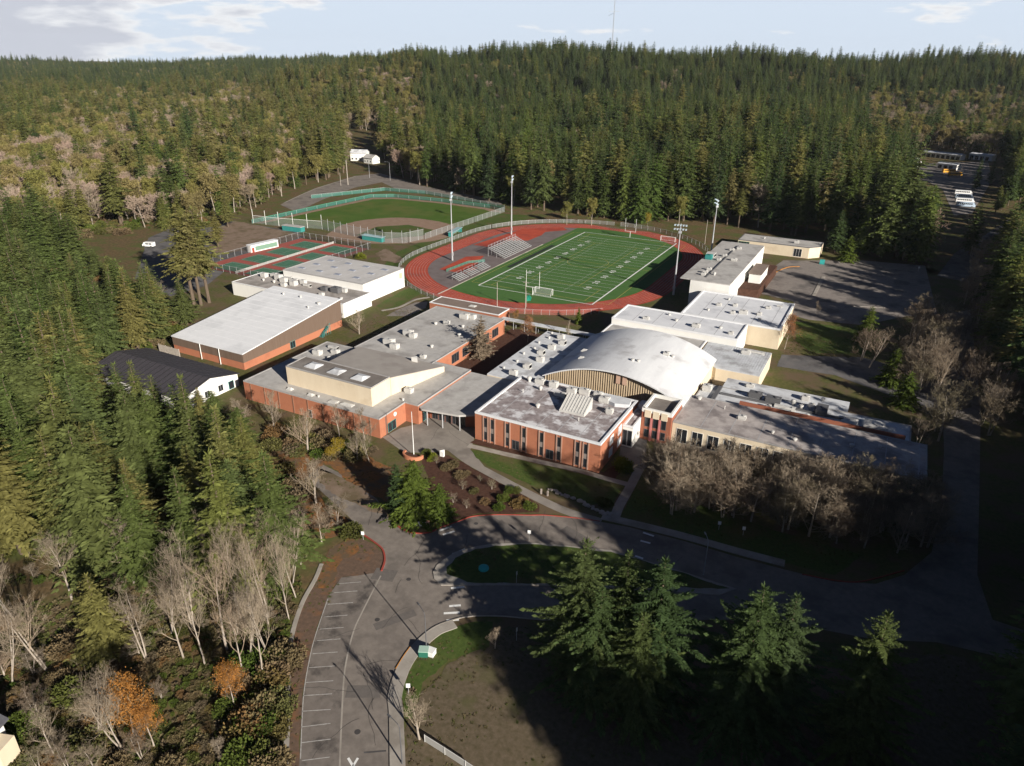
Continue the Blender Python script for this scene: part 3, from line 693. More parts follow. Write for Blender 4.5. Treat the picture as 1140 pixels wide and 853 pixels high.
# sloped penthouse hatch, roof plant
mb = MB(); hx, hy = -57.0, 140.5
mb.add([(hx - 3.2, hy - 2.6, ZB), (hx + 3.2, hy - 2.6, ZB), (hx + 3.2, hy + 2.4, ZB), (hx - 3.2, hy + 2.4, ZB), (hx - 3.2, hy - 2.6, ZB + .5), (hx + 3.2, hy - 2.6, ZB + .5), (hx + 3.2, hy + 2.4, ZB + 2.9), (hx - 3.2, hy + 2.4, ZB + 2.9)],
       [(3, 2, 1, 0), (4, 5, 6, 7), (0, 1, 5, 4), (1, 2, 6, 5), (2, 3, 7, 6), (3, 0, 4, 7)])
for i in range(9):
    xx = hx - 3.0 + i * 0.75
    mb.add([(xx - .05, hy - 2.6, ZB + .52), (xx + .05, hy - 2.6, ZB + .52), (xx + .05, hy + 2.4, ZB + 2.92), (xx - .05, hy + 2.4, ZB + 2.92), (xx - .05, hy - 2.6, ZB + .62), (xx + .05, hy - 2.6, ZB + .62), (xx + .05, hy + 2.4, ZB + 3.02), (xx - .05, hy + 2.4, ZB + 3.02)],
           [(3, 2, 1, 0), (4, 5, 6, 7), (0, 1, 5, 4), (1, 2, 6, 5), (2, 3, 7, 6), (3, 0, 4, 7)])
mb.build('roof_hatch', unit_m, rf)
for (x, y, sx, sy, sz, k) in ((-65.5, 137.2, 1.2, 1.2, 1.1, 1), (-61.5, 148.3, 2.2, 1.6, 1.5, 0), (-67, 149.5, 2.0, 1.6, 1.6, 0), (-71, 149.8, 2.4, 1.4, 1.3, 0), (-74, 149.6, 1.2, 1.2, 1.5, 1), (-63.3, 145.2, 3.0, 1.0, 1.3, 3), (-58.5, 149.5, 2.6, 1.5, 1.5, 0), (-55, 149.8, 2.0, 1.5, 1.3, 0), (-52.6, 147.8, 2.4, 1.8, 1.4, 0), (-49.3, 142.7, 1.6, 1.3, 1.3, 0), (-59.6, 144.2, 1.0, 1.0, 1.0, 1), (-69.2, 146.3, 1.0, 1.0, 1.2, 1), (-72.5, 143.0, .12, .1, .8, 4), (-54.2, 135.6, .12, .1, .8, 4)):
    unit(rf, x, y, ZB, sx, sy, sz, None, k)
MB().prism([(-53, 147.9), (-49.5, 146.5), (-46.2, 147.6), (-46.6, 150.2), (-50, 151), (-53.4, 150)], ZB - .03, ZB + .9).build('plant_cover', roof_frost, rf)

# --- theatre
b = empty('theatre_building', 'cream walled theatre with fan shaped roof above a low red brick skirt', 'school building')
lowp = [(-141.5, 116.6), (-97.0, 116.6), (-97.0, 126.9), (-93.1, 126.9), (-93.1, 152.0), (-105.1, 152.0), (-105.1, 149.0), (-141.5, 149.0)]
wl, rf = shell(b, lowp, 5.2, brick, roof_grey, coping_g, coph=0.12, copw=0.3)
for i in range(9):
    x = -139 + i * 4.9
    fbox(MB(), '-y', 116.6, x - 0.14, x + 0.14, 0, 4.9, -0.02, 0.12).build('downpipe', M('downpipe_brown', (0.22, 0.12, 0.08)), b)
window(b, '+x', -97.0, 119.6, 122.8, 0.1, 2.6, teal, mull=1, name='door')
window(b, '+x', -93.1, 128.6, 130.6, 0.1, 2.6, teal, mull=1, name='door')
window(b, '-y', 116.6, -119.5, -118.3, 0.1, 2.3, steel, name='door')
fbox(MB(), '+x', -97.0, 118.9, 119.0, 0, 4.9, -0.02, 0.15).build('downpipe', unit_dk, b)
mb = MB(); mb.tube((-96.98, 122.6, 3.9), (-96.86, 122.6, 3.9), 0.55, k=20); mb.build('round_sign', white_wall, b)
st = MB().prism(rect(-130.0, -102.5, 121.0, 128.5), 5.1, 10.0).build('stage_wall', cream, b)
sr = MB().prism(rect(-130.0, -102.5, 121.0, 128.5), 10.0, 10.2).build('stage_roof', roof_gravel, b)
ribbon_mb(MB(), [(-130, 121), (-102.5, 121), (-102.5, 128.5), (-130, 128.5), (-130, 121.01)], -0.03, 0.3, 10.1, 10.35).build('coping', coping_g, sr)
for x in (-123.8, -116.2, -108.6): unit(sr, x, 124.6, 10.2, 3.6, 3.4, 0.7, roof_frost, 2, 'skylight')
fanp = [(-122.6, 128.52), (-102.3, 128.52), (-98.8, 147.5), (-128.0, 147.5)]
MB().prism(fanp, 5.1, [9.9, 9.9, 6.6, 6.6]).build('auditorium_wall', cream, b)
fr_ = MB().prism(fanp, [9.9, 9.9, 6.6, 6.6], [10.12, 10.12, 6.82, 6.82]).build('auditorium_roof', roof_fan, b)
mb = MB().prism([(-108, 145.3), (-106, 145.3), (-107, 146.6)], 7.0, 8.4); mb.build('roof_vent', white_wall, fr_)
MB().prism(rect(-104.9, -101.8, 134.6, 136.8), 5.1, 7.4).build('stair_head', cream, b)
for (x, y, sx, sy, sz, k) in ((-137, 140, 2.4, 1.8, 1.4, 0), (-133, 143, 2.2, 1.6, 1.2, 0), (-136, 145.5, 3.4, .9, 1.0, 3), (-132, 139, 1.1, 1.1, .9, 1), (-134, 134, 2.2, 1.5, 1.2, 0), (-127, 118.6, 1.6, 1.2, .7, 2), (-120, 118.6, 1.6, 1.2, .7, 2), (-117.6, 118.8, .7, .7, .6, 1), (-108.5, 118.9, 3.6, 1.4, .5, 2), (-99.4, 132, 2.0, 1.6, 1.3, 0), (-98, 127.5, .7, .7, .7, 1), (-112.5, 118.4, 2.4, 1.6, .35, 2)):
    unit(rf, x, y, 5.2, sx, sy, sz, None, k)

# --- entrance link with canopy, corridor wing
b = empty('entrance_link', 'low flat roofed entrance link with canopy between theatre and brick block', 'school building')
shell(b, [(-93.0, 131.3), (-82.6, 131.3), (-77.3, 134.0), (-77.3, 151.9), (-93.0, 151.9)], 4.7, brick_dk, roof_grey, None, over=0.0, thick=0.4)
MB().prism([(-93.0, 127.2), (-91.9, 126.6), (-82.2, 128.2), (-77.4, 131.5), (-77.4, 133.9), (-82.6, 131.2), (-93.0, 131.2)], 4.28, 4.72).build('canopy', roof_grey, b)
for x, y in ((-91, 127.6), (-87, 128.3), (-82.6, 129.2), (-79, 131.4)):
    MB().tube((x, y, -.1), (x, y, 4.4), 0.16, k=10).build('post', steel, b)
for i in range(5):
    a = -92 + i * 2.0; window(b, '-y', 131.3, a, a + 1.7, 0.1, 3.2, unit_dk, mull=1)
b = empty('corridor_wing', 'long white frosted corridor roof running along the vaulted gym', 'school building')
wl, rf = shell(b, rect(-88.2, -73.6, 152.3, 190.2), 5.05, cream, roof_frost, None, thick=0.3)
for i, y in enumerate((155, 161, 167, 172, 177, 182, 186)):
    unit(rf, -81.5 + (i % 3) * 1.1, y, 5.05, 2.0, 1.5, 1.5, None, 0 if i % 2 == 0 else 3)
    unit(rf, -85.8 + (i % 2), y + 2.4, 5.05, .8, .8, .8, None, 1)
for i in range(8): window(b, '-x', -88.2, 155 + i * 4.2, 157.6 + i * 4.2, 1.0, 3.6, steel, mull=1)

# --- vaulted gymnasium
b = empty('gymnasium', 'gymnasium under a wide white barrel vault roof with tan ribbed gable', 'school building')
gx0, gx1, gy0, gy1 = -73.4, -35.4, 156.0, 190.0
N_ = 32
def vz(t): return 6.4 + 5.2 * (1 - (2 * t - 1) ** 2)
xs = [gx0 + (gx1 - gx0) * i / N_ for i in range(N_ + 1)]
prof = [(x, vz((x - gx0) / (gx1 - gx0))) for x in xs]
mb = MB()
for y in (gy0 + 1.2, gy1 - 0.8):
    n0 = len(mb.v)
    P = [(gx0 + .3, y, -.1)] + [(x, y, z - .3) for x, z in prof[1:-1]] + [(gx1 - .3, y, -.1)]
    mb.add(P, [tuple(range(len(P)))])
mb.box(gx0 + .3, gx0 + .6, gy0 + 1.2, gy1 - .8, -.1, 6.2); mb.box(gx1 - .6, gx1 - .3, gy0 + 1.2, gy1 - .8, -.1, 6.2)
mb.build('wall', cream, b)
mb = MB()
vs = []; n = len(prof)
for y in (gy0, gy1):
    vs += [(x, y, z) for x, z in prof] + [(x, y, z - .35) for x, z in prof]
fs = []
for i in range(n - 1):
    fs += [(i, i + 1, 2 * n + i + 1, 2 * n + i), (n + i, 3 * n + i, 3 * n + i + 1, n + i + 1), (i, n + i, n + i + 1, i + 1), (2 * n + i, 2 * n + i + 1, 3 * n + i + 1, 3 * n + i)]
fs += [(0, 2 * n, 3 * n, n), (n - 1, 2 * n - 1, 4 * n - 1, 3 * n - 1)]
vr = mb.add(vs, fs).build('roof', roof_vault, b, smooth=False)
mb = MB()                                           # folded ribs of the gable, fanning with the curve
k = 58
for i in range(k):
    x = gx0 + 1.2 + (gx1 - gx0 - 2.4) * i / (k - 1); zt = vz((x - gx0) / (gx1 - gx0)) - 0.36
    if zt > 5.2: mb.add([(x - .3, gy0 + 1.19, 4.8), (x, gy0 + 1.0, 4.8), (x + .3, gy0 + 1.19, 4.8), (x - .3, gy0 + 1.19, zt), (x, gy0 + 1.0, zt), (x + .3, gy0 + 1.19, zt)], [(0, 1, 4, 3), (1, 2, 5, 4)])
mb.build('gable_cladding', tan_corr, b)
for x in (-52.6, -50.9): fbox(MB(), '-y', gy0 + .85, x - .55, x + .55, 8.3, 10.6, 0, .12).build('louvre', M('louvre_pink', (0.50, 0.33, 0.24)), b)
for (x, y, sx, sz, k_) in ((-46, 176, 1.6, 1.0, 0), (-44.3, 176.3, 1.0, .9, 1), (-52, 165.5, 1.0, .8, 1), (-50.6, 166, 1.0, .8, 1), (-66, 165, 1.6, .6, 2), (-68, 172, 1.8, .6, 2)):
    unit(vr, x, y, vz((x - gx0) / (gx1 - gx0)) - 0.15, sx, sx, sz, None, k_)

# --- entrance tower and link
b = empty('entrance_tower', 'small brick entrance tower with pink pilasters and cream cap panels', 'school building')
tx_, tX, ty_, tY = -42.8, -35.6, 147.0, 155.8
wl = MB().prism(rect(tx_, tX, ty_, tY), -.1, 7.3).build('wall', brick_dk, b)
mb = MB().box(tx_, tX, ty_, tY, 7.3, 7.42); rf = mb.build('roof', roof_gravel, b)
ribbon_mb(MB(), [(tx_, ty_), (tX, ty_), (tX, tY), (tx_, tY), (tx_, ty_ + .01)], -0.08, 0.55, 7.32, 8.3).build('parapet', white_wall, b)
for i in range(3):
    a = tx_ + 1.5 + i * 2.0
    fbox(MB(), '-y', ty_, a - .75, a + .75, 6.1, 7.9, -0.02, .22).build('cap_panel', cream, b)
    for z0, z1 in ((0.8, 2.9), (3.6, 6.0)): window(b, '-y', ty_, a - .6, a + .6, z0, z1, unit_dk)
for a in (tx_ + 2.5, tx_ + 4.5): fbox(MB(), '-y', ty_, a - .22, a + .22, 0, 6.1, -0.02, .3).build('pilaster', M('pilaster_pink', (0.46, 0.17, 0.16)), b)
b = empty('stair_link', 'shaded glazed stair link between brick block and entrance tower', 'school building')
wl, rf = shell(b, rect(-45.45, -42.9, 141.5, 155.7), 5.3, white_wall, roof_tar, coping_w, thick=0.2)
unit(rf, -44.2, 152.5, 5.3, 1.6, 2.4, 1.6, roof_frost, 0)
for i in range(2): window(b, '-y', 141.5, -45.3 + i * 1.2, -44.25 + i * 1.2, 0.4, 4.4, unit_dk)

# --- south wing along the bare trees
b = empty('south_wing', 'long low classroom wing with blotchy grey roof behind the bare trees', 'school building')
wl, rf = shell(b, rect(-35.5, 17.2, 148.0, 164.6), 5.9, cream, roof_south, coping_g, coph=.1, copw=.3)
for i in range(14):
    a = -34.4 + i * 3.65
    window(b, '-y', 148.0, a, a + 2.6, 0.9, 4.6, white_wall, mull=1)
for (x, y, sx, sy, sz, k_) in ((-21.5, 157.2, 1.8, 1.3, 1.0, 0), (-33.2, 163, 1.3, 1, .9, 1), (-14, 153.6, .9, .9, .7, 1), (-9, 152.4, 1.1, 1.1, .7, 1), (2.5, 155.6, 1.1, 1.1, .8, 1), (8, 158.2, .8, .8, .7, 1), (-3, 159.6, 1.2, 1, .7, 2), (-26.4, 160.6, .12, .1, .8, 4)):
    unit(rf, x, y, 5.9, sx, sy, sz, None, k_)
# --- kitchen and plant wing behind it
b = empty('plant_wing', 'low service wing cluttered with roof plant and a long red brick screen wall', 'school building')
wl, rf = shell(b, rect(-35.2, 14.2, 166.2, 176.4), 4.4, brick_dk, roof_frost, coping_g, coph=.15, copw=.3)
MB().box(-24, 12.9, 166.5, 167.0, 4.3, 6.0).build('screen_wall', brick_dk, b)
MB().box(-31.2, -30.2, 166.6, 176.0, 4.35, 4.9).build('expansion_curb', unit_dk, b)
MB().box(-29.9, 0.0, 171.6, 172.1, 4.35, 4.95).build('expansion_curb', unit_dk, b)
wl2, rf2 = shell(b, rect(-30.6, 0.2, 176.6, 184.2), 4.0, cream, roof_frost, None, thick=.25)
for (x, y, sx, sy, sz, k_) in ((-33.4, 172.3, 2.2, 2.0, 1.7, 0), (-21.5, 174.2, 3.2, 1.8, 1.6, 0), (-17, 173.6, 3.6, 2.0, 1.5, 0), (-12.3, 174.3, 1.3, 1.3, 1.6, 1), (-10.3, 173.4, 1.2, 1.2, 1.3, 1), (-8, 174.3, 1.4, 1.2, 1.5, 0), (-13.8, 171, 5.0, .9, 1.0, 3), (-5.5, 173.4, 2.6, 4.2, 1.5, 0), (-17.4, 169.3, 1.2, 1.2, 1.0, 0), (-8.2, 169.2, 1.0, 1.0, .9, 1), (1.2, 171.6, 4.2, 4.6, .9, 2), (6.4, 171.4, 4.6, 4.0, 1.0, 0), (-1.5, 169.0, 1.0, 1, .9, 1), (9.6, 169.6, 1.1, 1.1, 1, 1)):
    unit(rf, x, y, 4.4, sx, sy, sz, unit_dk if k_ == 0 and sx > 2.5 and y > 171.5 else None, k_)
for (x, y, sx, sy, sz, k_) in ((-24, 181, 2.0, 1.4, 1.0, 0), (-10, 180, 1.8, 1.8, 1.2, 0), (-6, 181.5, 1, 1, 1, 1)): unit(rf2, x, y, 4.0, sx, sy, sz, None, k_)

# --- blocks at the north end
b = empty('classroom_block', 'white roofed classroom block directly behind the vaulted gym', 'school building')
wl, rf = shell(b, rect(-73.0, -33.2, 206.4, 221.6), 7.0, white_wall, roof_white, coping_w, coph=.3)
for (x, y, sx, sy, sz, k_) in ((-63, 211, 2.0, 1.3, .8, 0), (-54, 214, 1.2, 1.2, .8, 1), (-47, 211.6, 2.4, 1.6, 1.1, 0), (-40, 214, 1.2, 1.2, .8, 1), (-36, 210.5, 1.4, 1.2, .9, 0), (-57.6, 218.4, 1, 1, .7, 1)): unit(rf, x, y, 7.0, sx, sy, sz, None, k_)
b = empty('gym_annex', 'low grey annex squeezed between vaulted gym and white roofed block', 'school building')
wl, rf = shell(b, rect(-72.8, -42.0, 190.4, 206.2), 5.2, cream, roof_grey, coping_w, coph=.15)
unit(rf, -50, 198, 5.2, 6, 5, .7, roof_tar, 2)
b = empty('ribbed_annex', 'low annex with frosty ribbed metal roof right of the gym', 'school building')
wl, rf = shell(b, [(-41.5, 190.4), (-34.7, 187.2), (-22.9, 187.4), (-22.9, 206.2), (-41.5, 206.2)], 5.0, cream, roof_frost, None, thick=.25)
mb = MB()
for i in range(26): mb.box(-41 + i * .7, -40.9 + i * .7, 190.6, 206.0, 4.99, 5.08)
mb.build('roof_seam', roof_frost, rf)
unit(rf, -29.5, 201.8, 5.0, 2.4, 1.8, 1.2, None, 0); unit(rf, -26.5, 203.4, 5.0, 4.0, .8, .9, None, 3)
b = empty('music_block', 'square block with streaky white roof in front of the car park', 'school building')
wl, rf = shell(b, rect(-55.2, -23.4, 223.2, 252.0), 6.5, cream, roof_white, coping_w, coph=.35, copw=.6)
for (x, y, sx, sy, sz, k_) in ((-46, 238, 1.6, 1.2, .9, 0), (-41, 240, 1.4, 1.2, .9, 0), (-37, 233.6, 2.6, 1.6, 1.2, 0), (-40, 231.6, 1.4, 1.2, 1, 0), (-32, 234.6, 1.4, 1.2, 1, 0), (-30.6, 243, 1.6, 1.2, .9, 0), (-31, 229.6, 1.2, 1.2, .8, 1), (-27.6, 247, 1.8, .6, .6, 3), (-48, 231, 1, 1, .8, 1), (-44.5, 246, 1, 1, .8, 1)): unit(rf, x, y, 6.5, sx, sy, sz, None, k_)
b = empty('field_house', 'white walled field house with wide flat overhanging roof beside the track', 'school building')
K = .948
wl, rf = shell(b, rect(-63.6 * K, -48.6 * K, 266.8 * K, 337.0 * K), 10.0, white_wall, roof_grey, None, thick=.35, over=0.0)
MB().box(-67.7 * K, -63.5 * K, 267.0 * K, 336.8 * K, 9.62, 9.98).build('roof_overhang', roof_grey, b)
MB().box(-59.2 * K, -58.8 * K, 272 * K, 330 * K, 9.95, 10.35).build('roof_rail', unit_dk, rf)
for (x, y, sx, sy, sz, k_) in ((-60.6, 274.4, 1.6, 1.2, 1.0, 0), (-60.8, 278, 1.8, 1.2, 1.0, 0), (-57, 277, 1.2, 1.2, 1.2, 1), (-60.5, 283, 1.8, 1.2, 1.0, 0), (-60.6, 300, 1.6, 1.2, 1.0, 0), (-60, 308, 1.6, 1.2, 1.0, 0), (-55, 303, 2.2, 1.4, 1, 0), (-59.6, 320, 1.8, 1.2, 1.0, 0), (-57.3, 324, 1.8, 1.2, 1.0, 0), (-65, 300.5, 2.6, 2.4, 1.8, 0), (-64.8, 305, 2.6, 3.4, 1.6, 3)): unit(rf, x * K, y * K, 10.0, sx, sy, sz, teal if x == -65 else None, k_)
for i in range(7):
    y = (270 + i * 3.6) * K; window(b, '+x', -48.6 * K, y, y + 2.4, 5.4, 8.6, white_wall, M('blind_white', (0.6, 0.62, 0.64)), mull=1)
MB().prism(rect(-46.9 * K, -42.2 * K, 296 * K, 312 * K), 3.9, 7.6).build('porch', white_wall, b)
MB().prism(rect(-47.3 * K, -41.9 * K, 295.6 * K, 312.4 * K), 7.6, 7.9).build('porch_roof', roof_brown, b)
tag(MB().prism([(-45.9, 270), (-39.0, 272), (-38.6, 312), (-45.9, 312)], -.1, [3.95] * 4).build('raised_bank', bark), kind='structure')
b = empty('back_classroom_building', 'low classroom building with dark edged roof at the foot of the tall firs', 'school building')
wl, rf = shell(b, [(-62.5, 347.6), (-30.4, 347.6), (-26.0, 352.5), (-26.0, 362.0), (-62.5, 362.0)], 5.0, cream, roof_grey, unit_dk, coph=.12)
window(b, '-y', 347.6, -62.2, -57.2, .1, 4.4, green_fence, mull=3)
window(b, '-y', 347.6, -37.0, -33.4, .3, 4.0, white_wall, mull=2)
unit(rf, -37, 354, 5.0, 2.0, 1.4, 1.2, None, 0); unit(rf, -52, 356, 5.0, 1.1, 1.1, .8, None, 1)

# --- west side: long wing, concession building, white gym, brown gym, black roofed hall
b = empty('long_wing', 'long pale roofed classroom wing behind the theatre with tree shade across it', 'school building')
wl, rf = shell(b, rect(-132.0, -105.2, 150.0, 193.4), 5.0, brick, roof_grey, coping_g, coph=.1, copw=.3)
for (x, y, sx, sy, sz, k_) in ((-124.5, 157, 3.0, 2.2, 1.7, 0), (-121, 155, 2.4, 1.8, 1.5, 0), (-124, 166, 2.8, 2.0, 1.6, 0), (-121.5, 165, 2.0, 1.8, 1.4, 0), (-117, 187.6, 3.0, 2.0, 1.6, 0), (-114.4, 188.5, 1.8, 1.8, 1.4, 0), (-113, 180, 1.1, 1.1, .9, 1), (-119, 180, 1.8, 1.4, 1.2, 0), (-122, 178, 1.2, 1.2, .9, 1), (-110, 173, 1.2, 1.2, .9, 1), (-112, 161, 1.1, 1.1, .9, 1), (-109.5, 153, 1.6, 1.2, 1.0, 0)): unit(rf, x, y, 5.0, sx, sy, sz, None, k_)
for i in range(5):
    y = 161 + i * 6; window(b, '+x', -105.2, y, y + 4, 1.0, 3.8, unit_dk, mull=2)
b = empty('concession_building', 'narrow brown roofed building with white fascia beside the running track', 'school building')
wl, rf = shell(b, rect(-137.4, -109.6, 197.2, 204.8), 4.4, brick, roof_brown, coping_w, coph=.15, copw=.3)
MB().box(-136, -111, 205.4, 207.6, -.05, 0.9).build('stand_base', concrete, b)
for x in (-131, -124.5, -117.5, -112): MB().box(x - .35, x + .35, 207.9, 208.6, -.05, 2.2).build('gate_pier', white_wall, b)
unit(rf, -122, 201, 4.4, 2.4, 1.8, .5, unit_m, 2)
b = empty('covered_walkway', 'thin white walkway roof on slim posts crossing behind the corridor wing', 'covered walkway')
MB().box(-109.3, -74, 197.6, 200.0, 2.9, 3.15).build('roof', roof_frost, b)
for i in range(9):
    for y in (197.9, 199.7): MB().tube((-108.5 + i * 4.2, y, -.1), (-108.5 + i * 4.2, y, 2.92), .09, k=6).build('post', steel, b)

b = empty('white_gym', 'tall white walled gym with pale roof and rows of skylights', 'school building')
wl, rf = shell(b, rect(-203.6, -164.6, 194.6, 219.6), 7.5, white_wall, M('roof_pale', (0.47, 0.455, 0.44), (0.53, 0.515, 0.50), 0.25, c3=(0.42, 0.41, 0.40), s3=.1), coping_g, coph=.12, copw=.35)
for j, y in enumerate((200, 207, 214)):
    for i in range(4): unit(rf, -199 + i * 9 + j * 1.2, y, 7.5, 2.6, 1.5, .3, M('skylight_grey', (0.26, 0.28, 0.33), rough=.3), 2, 'skylight')
fbox(MB(), '+x', -164.6, 195.2, 219.2, 2.9, 3.1, -.02, .04).build('wall_band', unit_m, b)
window(b, '+x', -164.6, 216.4, 218.2, 4.0, 6.2, M('louvre_tan', (0.50, 0.43, 0.30)), M('louvre_tan', (0.50, 0.43, 0.30)))
b = empty('locker_wing', 'low white locker wing crowded with silver ducts between the two gyms', 'school building')
wl, rf = shell(b, rect(-214.6, -161.0, 179.0, 194.4), 5.0, white_wall, M('roof_dirty', (0.30, 0.27, 0.25), (0.42, 0.39, 0.36), .4, c3=(0.24, .22, .2), s3=.15), coping_w, coph=.12, copw=.3)
MB().box(-214.9, -214.6, 179.2, 194.2, 2.5, 2.62).build('wall_band', unit_dk, b)
for (x, y, sx, sy, sz, k_) in ((-209, 190, 2.4, 2.0, 1.6, 0), (-205, 191.5, 3.2, 1.6, 1.6, 0), (-201.5, 190, 2.4, 2.2, 2.0, 0), (-198.4, 191.5, 4.4, 1.0, 1.4, 3), (-197.5, 188.5, 2.6, 1.8, 1.7, 0), (-194, 190.2, 3.6, 1.2, 1.5, 3), (-191.4, 187.4, 2.4, 2.2, 1.7, 0), (-189.5, 190.4, 2.2, 1.6, 1.6, 0), (-186, 188.6, 3.4, 1.0, 1.2, 3), (-193.6, 184.6, 2, 1.5, 1.3, 0), (-200.2, 186.2, 1.2, 1.2, 1.1, 1), (-205.4, 186, 1, 1, 1, 1), (-177, 188, 2.4, 1.8, 1.5, 0), (-172, 188.5, 3.4, 2.4, 2.0, 0), (-169.3, 190, 1.6, 1.4, 1.4, 0), (-173.6, 182.6, 1.6, 1.4, 1.2, 0), (-165, 183, 1.2, 1.2, .9, 1)): unit(rf, x, y, 5.0, sx, sy, sz, unit_dk if x in (-177, -172) else None, k_)
b = empty('brown_gym', 'auxiliary gym with sloping bright white roof, brown siding and brick base', 'school building')
gp = [(-186.0, 130.0), (-156.3, 130.0), (-156.3, 172.6), (-186.0, 172.6)]
MB().prism(gp, -.1, 2.2).build('brick_base', brick, b)
MB().prism(poly_inset(gp, -.06), 2.2, [4.8, 4.8, 9.2, 9.2]).build('siding', brown_metal, b)
rf = MB().prism(poly_inset(gp, -.2), [4.8, 4.8, 9.2, 9.2], [5.1, 5.1, 9.5, 9.5]).build('roof', M('roof_membrane', (0.71, 0.72, 0.735), (0.66, 0.67, 0.685), .5, c3=(0.60, 0.61, 0.625), s3=.12, detail=8), b)
for (x, y, s) in ((-177, 168, .8), (-169.6, 168.4, .8), (-160, 166.5, 1.3), (-161, 162.6, .7)): unit(rf, x, y, 5.1 + (y - 130) * 4.4 / 42.6, s, s, .8, None, 1)
window(b, '+x', -156.3, 148.4, 150.6, .1, 2.5, teal, mull=1, name='door')
for x in (-173.6, -165.6): MB().tube((x, 129.6, -.1), (x, 129.6, 4.9), .12, k=8).build('downpipe', white_wall, b)
mb = MB()
for i in range(9): mb.box(-156.2 + .05, -154.6, 161 + i * .42, 161.42 + i * .42, .3 * i, .3 * i + .12)
for y0, z0 in ((161, 0), ): mb.beam((-154.7, 161, 1.0), (-154.7, 165, 3.7), .07, .07); mb.beam((-154.7, 161, .5), (-154.7, 165, 3.2), .05, .05)
for i in range(5): mb.tube((-154.7, 161 + i, -.05), (-154.7, 161 + i, 1.0 + i * .68), .05, k=6)
mb.build('outside_stair', teal, b)
b = empty('black_roofed_hall', 'hall with black standing seam gable roof and white end wall', 'school building')
ex, hx0, y0, y1, yr, ze, zr = -149.5, -187.0, 103.6, 121.6, 112.6, 3.5, 5.7
mb = MB().add([(hx0, y0, -.1), (ex, y0, -.1), (ex, y1, -.1), (hx0, y1, -.1), (hx0, y0, ze), (ex, y0, ze), (ex, y1, ze), (hx0, y1, ze), (hx0, yr, zr), (ex, yr, zr)],
              [(3, 2, 1, 0), (0, 1, 5, 4), (2, 3, 7, 6), (1, 2, 6, 9, 5), (3, 0, 4, 8, 7)])
mb.build('wall', white_wall, b)
mb = MB(); o_ = .35
for (ya, za, yb, zb) in ((y0 - .6, ze - .14, yr, zr), (yr, zr, y1 + .6, ze - .14)):
    mb.add([(hx0 - o_, ya, za + .02), (ex + o_, ya, za + .02), (ex + o_, yb, zb + .02), (hx0 - o_, yb, zb + .02), (hx0 - o_, ya, za + .2), (ex + o_, ya, za + .2), (ex + o_, yb, zb + .2), (hx0 - o_, yb, zb + .2)],
           [(3, 2, 1, 0), (4, 5, 6, 7), (0, 1, 5, 4), (1, 2, 6, 5), (2, 3, 7, 6), (3, 0, 4, 7)])
rf = mb.build('roof', roof_black, b)
mb = MB()
for i in range(19):
    x = hx0 + 1 + i * 2.03
    mb.beam((x, y0 - .6, ze + .1), (x, yr, zr + .24), .12, .12); mb.beam((x, yr, zr + .24), (x, y1 + .6, ze + .1), .12, .12)
mb.build('roof_seam', M('seam_black', (0.02, 0.02, 0.022), rough=.7), rf)
for i in range(3): window(b, '+x', ex, 106 + i * 4.4, 107.6 + i * 4.4, .8, 2.6, steel, mull=1)
window(b, '+x', ex, 118.2, 120.0, .1, 2.4, teal, name='door')
# timber screen beside the brown gym
f_ = empty('screen_fence', 'weathered grey plank screen fence against the brown gym wall', 'fence')
mb = MB()
for i in range(22): mb.box(-189.5 + i * .42, -189.15 + i * .42, 127.2, 127.28, 0, 2.6)
mb.build('board_panel', wood_pole, f_)
for i in range(4): MB().box(-189.4 + i * 2.95, -189.25 + i * 2.95, 127.3, 127.45, 0, 2.7).build('post', wood_pole, f_)
seam_m = M('seam_grey', (0.42, 0.42, 0.43), (0.33, 0.33, 0.34), 1.0)
for (x0, x1, y0, y1, z, st, ax, nm) in ((-132, -105.2, 150, 193.4, 5.0, 6.2, 'y', 'long_wing'), (-35.5, 17.2, 148, 164.6, 5.9, 6.4, 'x', 'south_wing'), (-73, -33.2, 206.4, 221.6, 7.0, 6.5, 'x', 'classroom_block'), (-55.2, -23.4, 223.2, 252, 6.5, 5.6, 'x', 'music_block'), (-88.2, -73.6, 152.3, 190.2, 5.05, 5.4, 'y', 'corridor_wing'), (-203.6, -164.6, 194.6, 219.6, 7.5, 5.2, 'x', 'white_gym'), (-77.2, -45.5, 127.5, 152, 7.0, 5.2, 'x', 'school_block')):
    mb = MB(); q = (x0 if ax == 'x' else y0) + st
    while q < (x1 if ax == 'x' else y1) - 1:
        if ax == 'x': mb.box(q - .07, q + .07, y0 + .7, y1 - .7, z - .02, z + .025)
        else: mb.box(x0 + .7, x1 - .7, q - .07, q + .07, z - .02, z + .025)
        q += st
    mb.build('roof_seam', seam_m, [c for c in bpy.data.objects[nm].children if c.name.startswith('roof')][0])
mb = MB()
for i in range(13):
    y = 132.5 + i * 3.15; zz = 5.1 + (y - 130) * 4.4 / 42.6
    mb.beam((-185.8, y, zz + .01), (-156.5, y, zz + .01), .1, .05)
mb.build('roof_seam', M('seam_white', (0.70, 0.71, 0.72)), [c for c in bpy.data.objects['brown_gym'].children if c.name.startswith('roof')][0])
